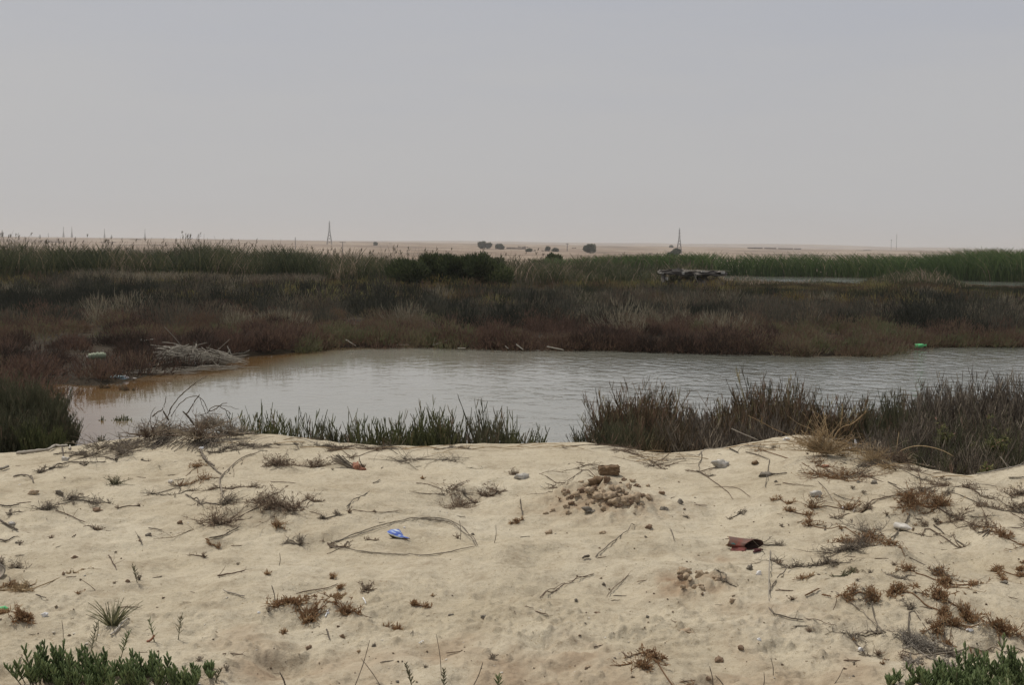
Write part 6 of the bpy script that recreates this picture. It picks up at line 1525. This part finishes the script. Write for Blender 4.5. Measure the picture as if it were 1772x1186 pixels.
# succulent green bushes at the bottom corners
def succulent(px, py, wpx, hpx, n, seed, lab, mat='leafgreen', leafl=.034):
    p = gp(px, py); s = mpp(p); w, h = wpx * s, hpx * s; n = int(n * .38); rs = np.random.default_rng(seed)
    o = root('green_bush', p, lab, 'bush', 'green bushes at the bottom')
    a = rs.random(n) * 2 * PI; q = np.sqrt(rs.random(n))
    st = np.stack([np.cos(a) * q * w * .48, np.sin(a) * q * w * .34, np.full(n, -.01)], -1)
    d = np.stack([np.cos(a) * q * .35 + rs.normal(size=n) * .2, np.sin(a) * q * .25 + rs.normal(size=n) * .15, np.ones(n)], -1)
    L = h * (.35 + .75 * rs.random(n)) * (1 - .35 * q ** 2); K = 5; tt = np.linspace(0, 1, K)
    P = st[:, None] + d[:, None] * (L[:, None] * tt)[..., None] + (rs.normal(size=(n, 1, 3)) * .12) * (L[:, None] * tt ** 2)[..., None]
    add('stems', vmesh('stems', [tubes(P, .0022 * np.ones((n, K)), rs.random(n) * .6, 3)], M['near_dark']), parent=o)
    m = 13; idx = np.repeat(np.arange(n), m); f = np.tile(np.linspace(.30, 1, m), n); k = np.minimum((f * (K - 1)).astype(int), K - 2); g = f * (K - 1) - k
    p0 = P[idx, k] * (1 - g)[:, None] + P[idx, k + 1] * g[:, None]
    al = np.tile(np.arange(m) * 2.4, n) + rs.random(n * m); dl = unit(np.stack([np.cos(al), np.sin(al), 1.0 + .8 * f], -1)); LL = leafl * (.7 + .6 * rs.random(n * m)) * (1.15 - .4 * f)
    C = p0[:, None] + dl[:, None] * (LL[:, None] * np.array([0, .35, .75, 1]))[..., None] + np.array([0, 0, 1]) * (LL[:, None] * np.array([0, -.03, .0, .06]))[..., None]
    add('leaves', vmesh('leaves', [tubes(C, .0034 * np.array([.6, 1.1, 1.1, .45])[None] * np.ones(n * m)[:, None], np.clip(.42 + .2 * rs.normal(size=n * m) + .12 * (rs.random(n)[idx] - .5), 0, 1), 4)], M[mat]), parent=o)
succulent(75, 1178, 90, 66, 70, 910, 'leftmost part of the fleshy green bush at bottom left')
succulent(135, 1186, 110, 62, 110, 911, 'bright fleshy green bush at bottom left')
succulent(185, 1192, 90, 60, 70, 912, 'fleshy green bush just right of the brightest at bottom left')
succulent(255, 1186, 80, 62, 70, 913, 'taller spiky green bush right of the bottom left group')
succulent(305, 1196, 60, 52, 44, 914, 'low green bush at the right end of the bottom left group')
succulent(350, 1168, 60, 20, 18, 915, 'sprawling green shoot trailing right of the bottom left group')
succulent(1640, 1196, 100, 66, 90, 916, 'green bush at bottom right, leftmost of its group')
succulent(1700, 1190, 100, 74, 100, 917, 'tall spiked green bush in the middle of the bottom right group')
succulent(1765, 1190, 90, 70, 80, 918, 'green bush at the bottom right corner')
succulent(1560, 1188, 50, 24, 16, 919, 'sparse green sprigs left of the bottom right group')
succulent(1680, 1215, 150, 66, 110, 920, 'lower front green bush of the bottom right group')

# ------------------------------------------------------------------ clods, stones, shells
def lumpat(px, py, wpx, hpx, mat, lab, seed, name='earth_clod', cat='clod', facet=.15, dz=0, group=None, rz=0, sub=3, bury=.0):
    p = gp(px, py); s = mpp(p)
    thing(name, lump_me(name, M[mat], wpx * s, wpx * s * .8, hpx * s * 1.3, seed, rough=.55, fine=.42, facet=facet * .6, sub=sub), p, lab, cat, group, rz=rz, dz=dz - .15 * hpx * s)
p = gp(1054, 822); s = mpp(p)
pb = root('peat_block', p, 'square cut dark brown block on top of the clod heap', 'block', rot=(.05, -.05, .12))
add('block_body', box_me('block_body', M['peat'], 34 * s, .07, 15 * s, 0, .0035, 4, 5), parent=pb)
add('broken_corner', lump_me('broken_corner', M['peat'], .022, .03, .03, 5, sub=2), (15 * s, -.01, 13 * s), parent=pb)
lumpat(1035, 838, 24, 17, 'peat', 'smooth red brown lump under the square block', 70, facet=.0)
lumpat(1049, 836, 12, 13, 'darkclod', 'small dark lump against the red brown one', 71)
lumpat(1027, 850, 12, 10, 'darkclod', 'dark lump at the left foot of the red brown one', 72)
CL = []
for i, (px, py, w, h, mt) in enumerate([
        (1020, 856, 18, 13, 'clod'), (1008, 852, 14, 11, 'darkclod'), (998, 858, 12, 8, 'clod'), (990, 862, 10, 6, 'darkclod'), (1036, 862, 20, 13, 'clod'), (1052, 864, 24, 17, 'clod'), (1066, 872, 30, 18, 'clod'), (1058, 874, 18, 10, 'darkclod'),
        (1083, 872, 20, 15, 'clod'), (1098, 866, 22, 15, 'clod'), (1092, 874, 14, 9, 'darkclod'), (1110, 862, 16, 10, 'darkclod'), (1122, 862, 14, 10, 'clod'), (1030, 868, 10, 7, 'clod'), (1070, 850, 22, 12, 'clod'), (1086, 846, 16, 10, 'clod'),
        (1080, 832, 12, 7, 'darkclod'), (1094, 834, 12, 7, 'clod'), (1100, 842, 10, 6, 'darkclod'), (1014, 842, 14, 8, 'clod'), (1006, 836, 10, 6, 'clod'), (1044, 852, 18, 12, 'clod'), (1062, 858, 20, 12, 'clod'), (1076, 862, 20, 11, 'clod'), (1072, 878, 14, 8, 'darkclod'),
        (980, 880, 12, 8, 'clod'), (990, 872, 12, 7, 'darkclod'), (984, 890, 10, 7, 'clod')]):
    lumpat(px, py, w * .84, h * .9, mt, 'crumbly brown clod in the heap below the square block', 80 + i, group='clods of the heap', facet=.1)
for i, (px, py, w, h, mt, lab) in enumerate([
        (1020, 886, 20, 8, 'stone', 'bean shaped olive brown stone below the clod heap'), (1045, 886, 9, 10, 'clod', 'small upright clod right of the bean shaped stone'), (956, 886, 9, 7, 'clod', 'round clod left of the bean shaped stone'), (944, 890, 7, 5, 'clod', 'smaller clod beside the round clod'),
        (1149, 881, 14, 7, 'stone', 'pale brown stone right below the clod heap'), (1177, 872, 12, 8, 'stone', 'grey stone farther right of the clod heap'), (1145, 856, 10, 6, 'darkclod', 'dark clod at the right foot of the heap'),
        (1123, 914, 12, 8, 'darkclod', 'dark knobbly clod alone on the middle sand'), (950, 925, 9, 8, 'clod', 'clod left of the slanting reed'), (1044, 924, 10, 4, 'clod', 'flat clod above the slanting reed'),
        (1188, 1008, 20, 12, 'clod', 'biggest cracked clod of the second patch'), (1206, 1010, 17, 10, 'clod', 'cracked clod beside the biggest one of the second patch'), (1178, 1006, 12, 8, 'darkclod', 'dark clod at the left of the second patch'), (1183, 992, 22, 11, 'clod', 'clod on top of the second patch'), (1212, 1000, 16, 14, 'clod', 'clod at the right of the second patch'), (1240, 1002, 12, 7, 'clod', 'clod right of the second patch'),
        (1308, 803, 12, 6, 'peat', 'small square brown block near the crest'), (1513, 837, 10, 6, 'stone', 'dark stone on the right sand below the crest'), (1485, 836, 6, 4, 'stone', 'small stone left of the dark stone'), (1343, 835, 6, 4, 'stone', 'small dark stone below the black rotten log'),
        (1738, 1011, 12, 6, 'stone', 'dark flat stone near the right edge'), (1686, 1012, 14, 8, 'clod', 'greenish brown clod left of the flat stone'), (1245, 1146, 14, 10, 'darkclod', 'dark brown clod at the bottom right of centre'), (1225, 1177, 10, 7, 'darkclod', 'dark clod at the bottom, below the other'),
        (1283, 1124, 11, 7, 'darkclod', 'brown clod on the lower right sand'), (1107, 1146, 7, 5, 'darkclod', 'small black clod on the lower middle sand'), (838, 1070, 10, 6, 'stone', 'small stone on the lower middle sand'), (780, 1065, 9, 5, 'stone', 'flat stone left of the small stone'),
        (647, 1120, 8, 6, 'stone', 'round stone on the lower sand'), (592, 1103, 8, 6, 'darkclod', 'round dark clod right of the bent twig'), (535, 1123, 10, 8, 'darkclod', 'dark clod in trampled sand'), (1298, 986, 10, 9, 'stone', 'stone below the red tin'), (1032, 1062, 10, 4, 'darkclod', 'half buried dark clod in the middle of the lower sand'),
        (1190, 1094, 20, 7, 'clod', 'long flat clod on the lower sand'), (1018, 1196 - 40, 12, 5, 'clod', 'flat clod near the bottom centre'), (1268, 1042, 12, 8, 'clod', 'round clod right of the second patch'), (1045, 1014, 7, 6, 'stone', 'small stone right of the split reed'), (1324, 823, 20, 8, 'stone', 'black rotten log stub below the right crest'),
        (58, 855, 16, 8, 'clod', 'brown flat clod below the crooked stick on the left'), (102, 856, 16, 9, 'stone', 'grey stone left of the dark twiggy scrub'), (168, 884, 16, 6, 'darkclod', 'black clod at the base of the dark twiggy scrub'), (130, 966, 10, 4, 'darkclod', 'dark clod on the left middle sand'), (110, 996, 6, 6, 'darkclod', 'small black clod above the grass tuft'), (222, 1008, 7, 5, 'darkclod', 'small dark clod left of the leafy seedling'),
        (295, 836, 9, 6, 'shell', 'white shell on the left sand, largest of the shells'), (258, 928, 8, 5, 'stone', 'small grey stone on the left sand'), (312, 907, 8, 6, 'darkclod', 'small dark clod on the left sand')]):
    lumpat(px, py, w, h, mt, lab, 120 + i, facet=.1, name={'stone': 'stone', 'shell': 'shell'}.get(mt, 'earth_clod'), cat={'stone': 'stone', 'shell': 'shell'}.get(mt, 'clod'))
_hr = random.Random(12)
for i in range(46):
    a_, r_ = _hr.random() * 2 * PI, _hr.random() ** .6
    lumpat(1055 + math.cos(a_) * r_ * 88, 858 + math.sin(a_) * r_ * 27, _hr.uniform(4, 10), _hr.uniform(3, 7), _hr.choice(['clod', 'clod', 'darkclod']), 'small crumb of earth among the clods of the heap', 300 + i, name='clod_crumb', cat='crumb', group='crumbs of the clod heap', sub=2)
for i in range(16):
    lumpat(1200 + _hr.gauss(0, 24), 1004 + _hr.gauss(0, 9), _hr.uniform(4, 10), _hr.uniform(3, 6), 'clod', 'small crumb of earth in the second clod patch', 360 + i, name='clod_crumb', cat='crumb', group='crumbs of the second clod patch', sub=2)
# small scattered ones nobody could tell apart
variants = {}
for mt in ('darkclod', 'stone', 'shell', 'clod'):
    variants[mt] = [lump_me('small_' + mt, M[mt], 1, .8, .75 if mt != 'shell' else .4, 900 + k, sub=2, rough=.7, fine=.5, facet=.12, smooth=False) for k in range(6)]
rs = np.random.default_rng(55)
def strew(n, mt, name, label, group, cat, smin, smax, dens=None):
    c = 0
    while c < n:
        px = rs.random() * 2400 - 310; py = 776 + 410 * rs.random() ** .85
        if dens is not None and rs.random() > dens(px, py): continue
        p = gp(px, py)
        if crest(p.x)[0] < p.y + .05: continue
        s = (smin + (smax - smin) * rs.random() ** 2.5)
        add(name, variants[mt][rs.integers(0, 6)], (p.x, p.y, p.z - s * .05), rot=(rs.normal() * .3, rs.normal() * .3, rs.random() * 6.28), scale=(s, s, s), label=label, cat=cat, group=group); c += 1
def dclod(px, py):
    return .12 + .9 * math.exp(-((px - 1150) / 170) ** 2 - ((py - 930) / 90) ** 2) + .35 * (py > 1050) + .5 * math.exp(-((px - 1250) / 120) ** 2 - ((py - 1010) / 60) ** 2)
strew(215, 'darkclod', 'small_clod', 'pea sized dark crumb of earth strewn on the sand', 'dark crumbs on the sand', 'crumb', .005, .015, dclod)
strew(80, 'clod', 'sand_crumb', 'small pale brown lump of caked sand strewn on the bank', 'caked sand lumps', 'sand lump', .007, .018, dclod)
strew(215, 'shell', 'shell_fragment', 'tiny white shell fragment on the sand', 'white shell fragments', 'shell', .006, .017, lambda a, b: .25 + .75 * math.exp(-((a - 700) / 200) ** 2 - ((b - 860) / 70) ** 2) + .3 * (b < 850))
strew(40, 'stone', 'pebble', 'small grey brown pebble lying on the sand', 'pebbles on the sand', 'pebble', .008, .020, None)
# short twig bits
tv = [path_me('twig_bit', M['near_grey'] if k % 2 else M['dry'], [(-.5, 0, 0), (-.15, .05 * (k % 3 - 1), .02), (.2, -.06, .03), (.5, .04, 0)], .035, 950 + k, S=4, tint=.15 + .08 * k, twigs=k % 3, twl=.3) for k in range(7)]
c = 0
while c < 190:
    px = rs.random() * 2400 - 310; py = 776 + 405 * rs.random() ** 1.25
    cl = math.exp(-((px - 130) / 160) ** 2) + math.exp(-((px - 1560) / 180) ** 2) + .25 + (.7 if py < 815 else 0)
    if rs.random() > cl: continue
    p = gp(px, py)
    if crest(p.x)[0] < p.y + .03: continue
    L = .025 + .075 * rs.random() ** 1.8
    gx = float(H(p.x + .02, p.y)) - float(H(p.x - .02, p.y))
    add('twig_bit', tv[rs.integers(0, 7)], (p.x, p.y, p.z + L * .02), rot=(0, -gx * 20 * .2, rs.normal() * .9), scale=(L, L, L), label='short broken bit of dry twig scattered on the sand', cat='twig', group='twig bits on the sand'); c += 1
# small dead sprigs
sv_ = [scrub_me('small_sprig', M['rust' if k % 3 == 0 else 'dry' if k % 3 == 1 else 'near_grey'], .09, .05, 9, 970 + k, leaf=40, leafl=.012, leafw=.004, r=.0017, flat=.5, sub=3) for k in range(6)]
c = 0
while c < 70:
    px = rs.random() * 2400 - 310; py = 780 + 400 * rs.random()
    cl = .16 + .8 * math.exp(-((px - 1580) / 170) ** 2) + .3 * math.exp(-((px - 250) / 260) ** 2)
    if rs.random() > cl: continue
    p = gp(px, py)
    if crest(p.x)[0] < p.y + .05: continue
    s = .5 + .8 * rs.random()
    add('small_sprig', sv_[rs.integers(0, 6)], p, rot=(0, 0, rs.random() * 6.28), scale=(s, s, s * .9), label='tiny dead sprig poking out of the sand', cat='sprig', group='dead sprigs on the sand'); c += 1
# crest straws
c = 0
lv = [path_me('crest_straw', M['driftgrey'] if k % 2 else M['gold'], [(-.5, 0, 0), (-.2, .03, .04), (.15, -.02, .06), (.5, .02, .01)], .010, 990 + k, S=4, tint=.35 + .08 * k) for k in range(5)]
while c < 70:
    px = 380 + 1000 * rs.random() if rs.random() < .75 else 1380 + 330 * rs.random()
    yc_ = np.interp(px, [q[0] for q in CR], [q[1] for q in CR])
    p = gp(px, yc_ + 3 + 14 * rs.random()); L = .12 + .25 * rs.random()
    add('crest_straw', lv[rs.integers(0, 5)], (p.x, p.y, p.z + .006), rot=(0, rs.normal() * .08, rs.normal() * .35), scale=(L, L, L), label='thin dry straw lying along the crest of the sand bank', cat='straw', group='straws along the crest'); c += 1

# ------------------------------------------------------------------ dusty air
hz_m = bpy.data.materials.new('dusty_air'); hz_m.use_nodes = True; ht = hz_m.node_tree; ht.nodes.clear()
ho = ht.nodes.new('ShaderNodeOutputMaterial'); hv = ht.nodes.new('ShaderNodeVolumePrincipled')
hv.inputs['Color'].default_value = (.80, .80, .80, 1); hv.inputs['Density'].default_value = HAZE; hv.inputs['Anisotropy'].default_value = .2
ht.links.new(hv.outputs[0], ho.inputs['Volume'])
me = box_me('haze', hz_m, 23000, 8200, 83, -3)
add('haze', me, (0, 4030, 0), label='pale dusty haze over the whole plain', cat='haze', kind='stuff')
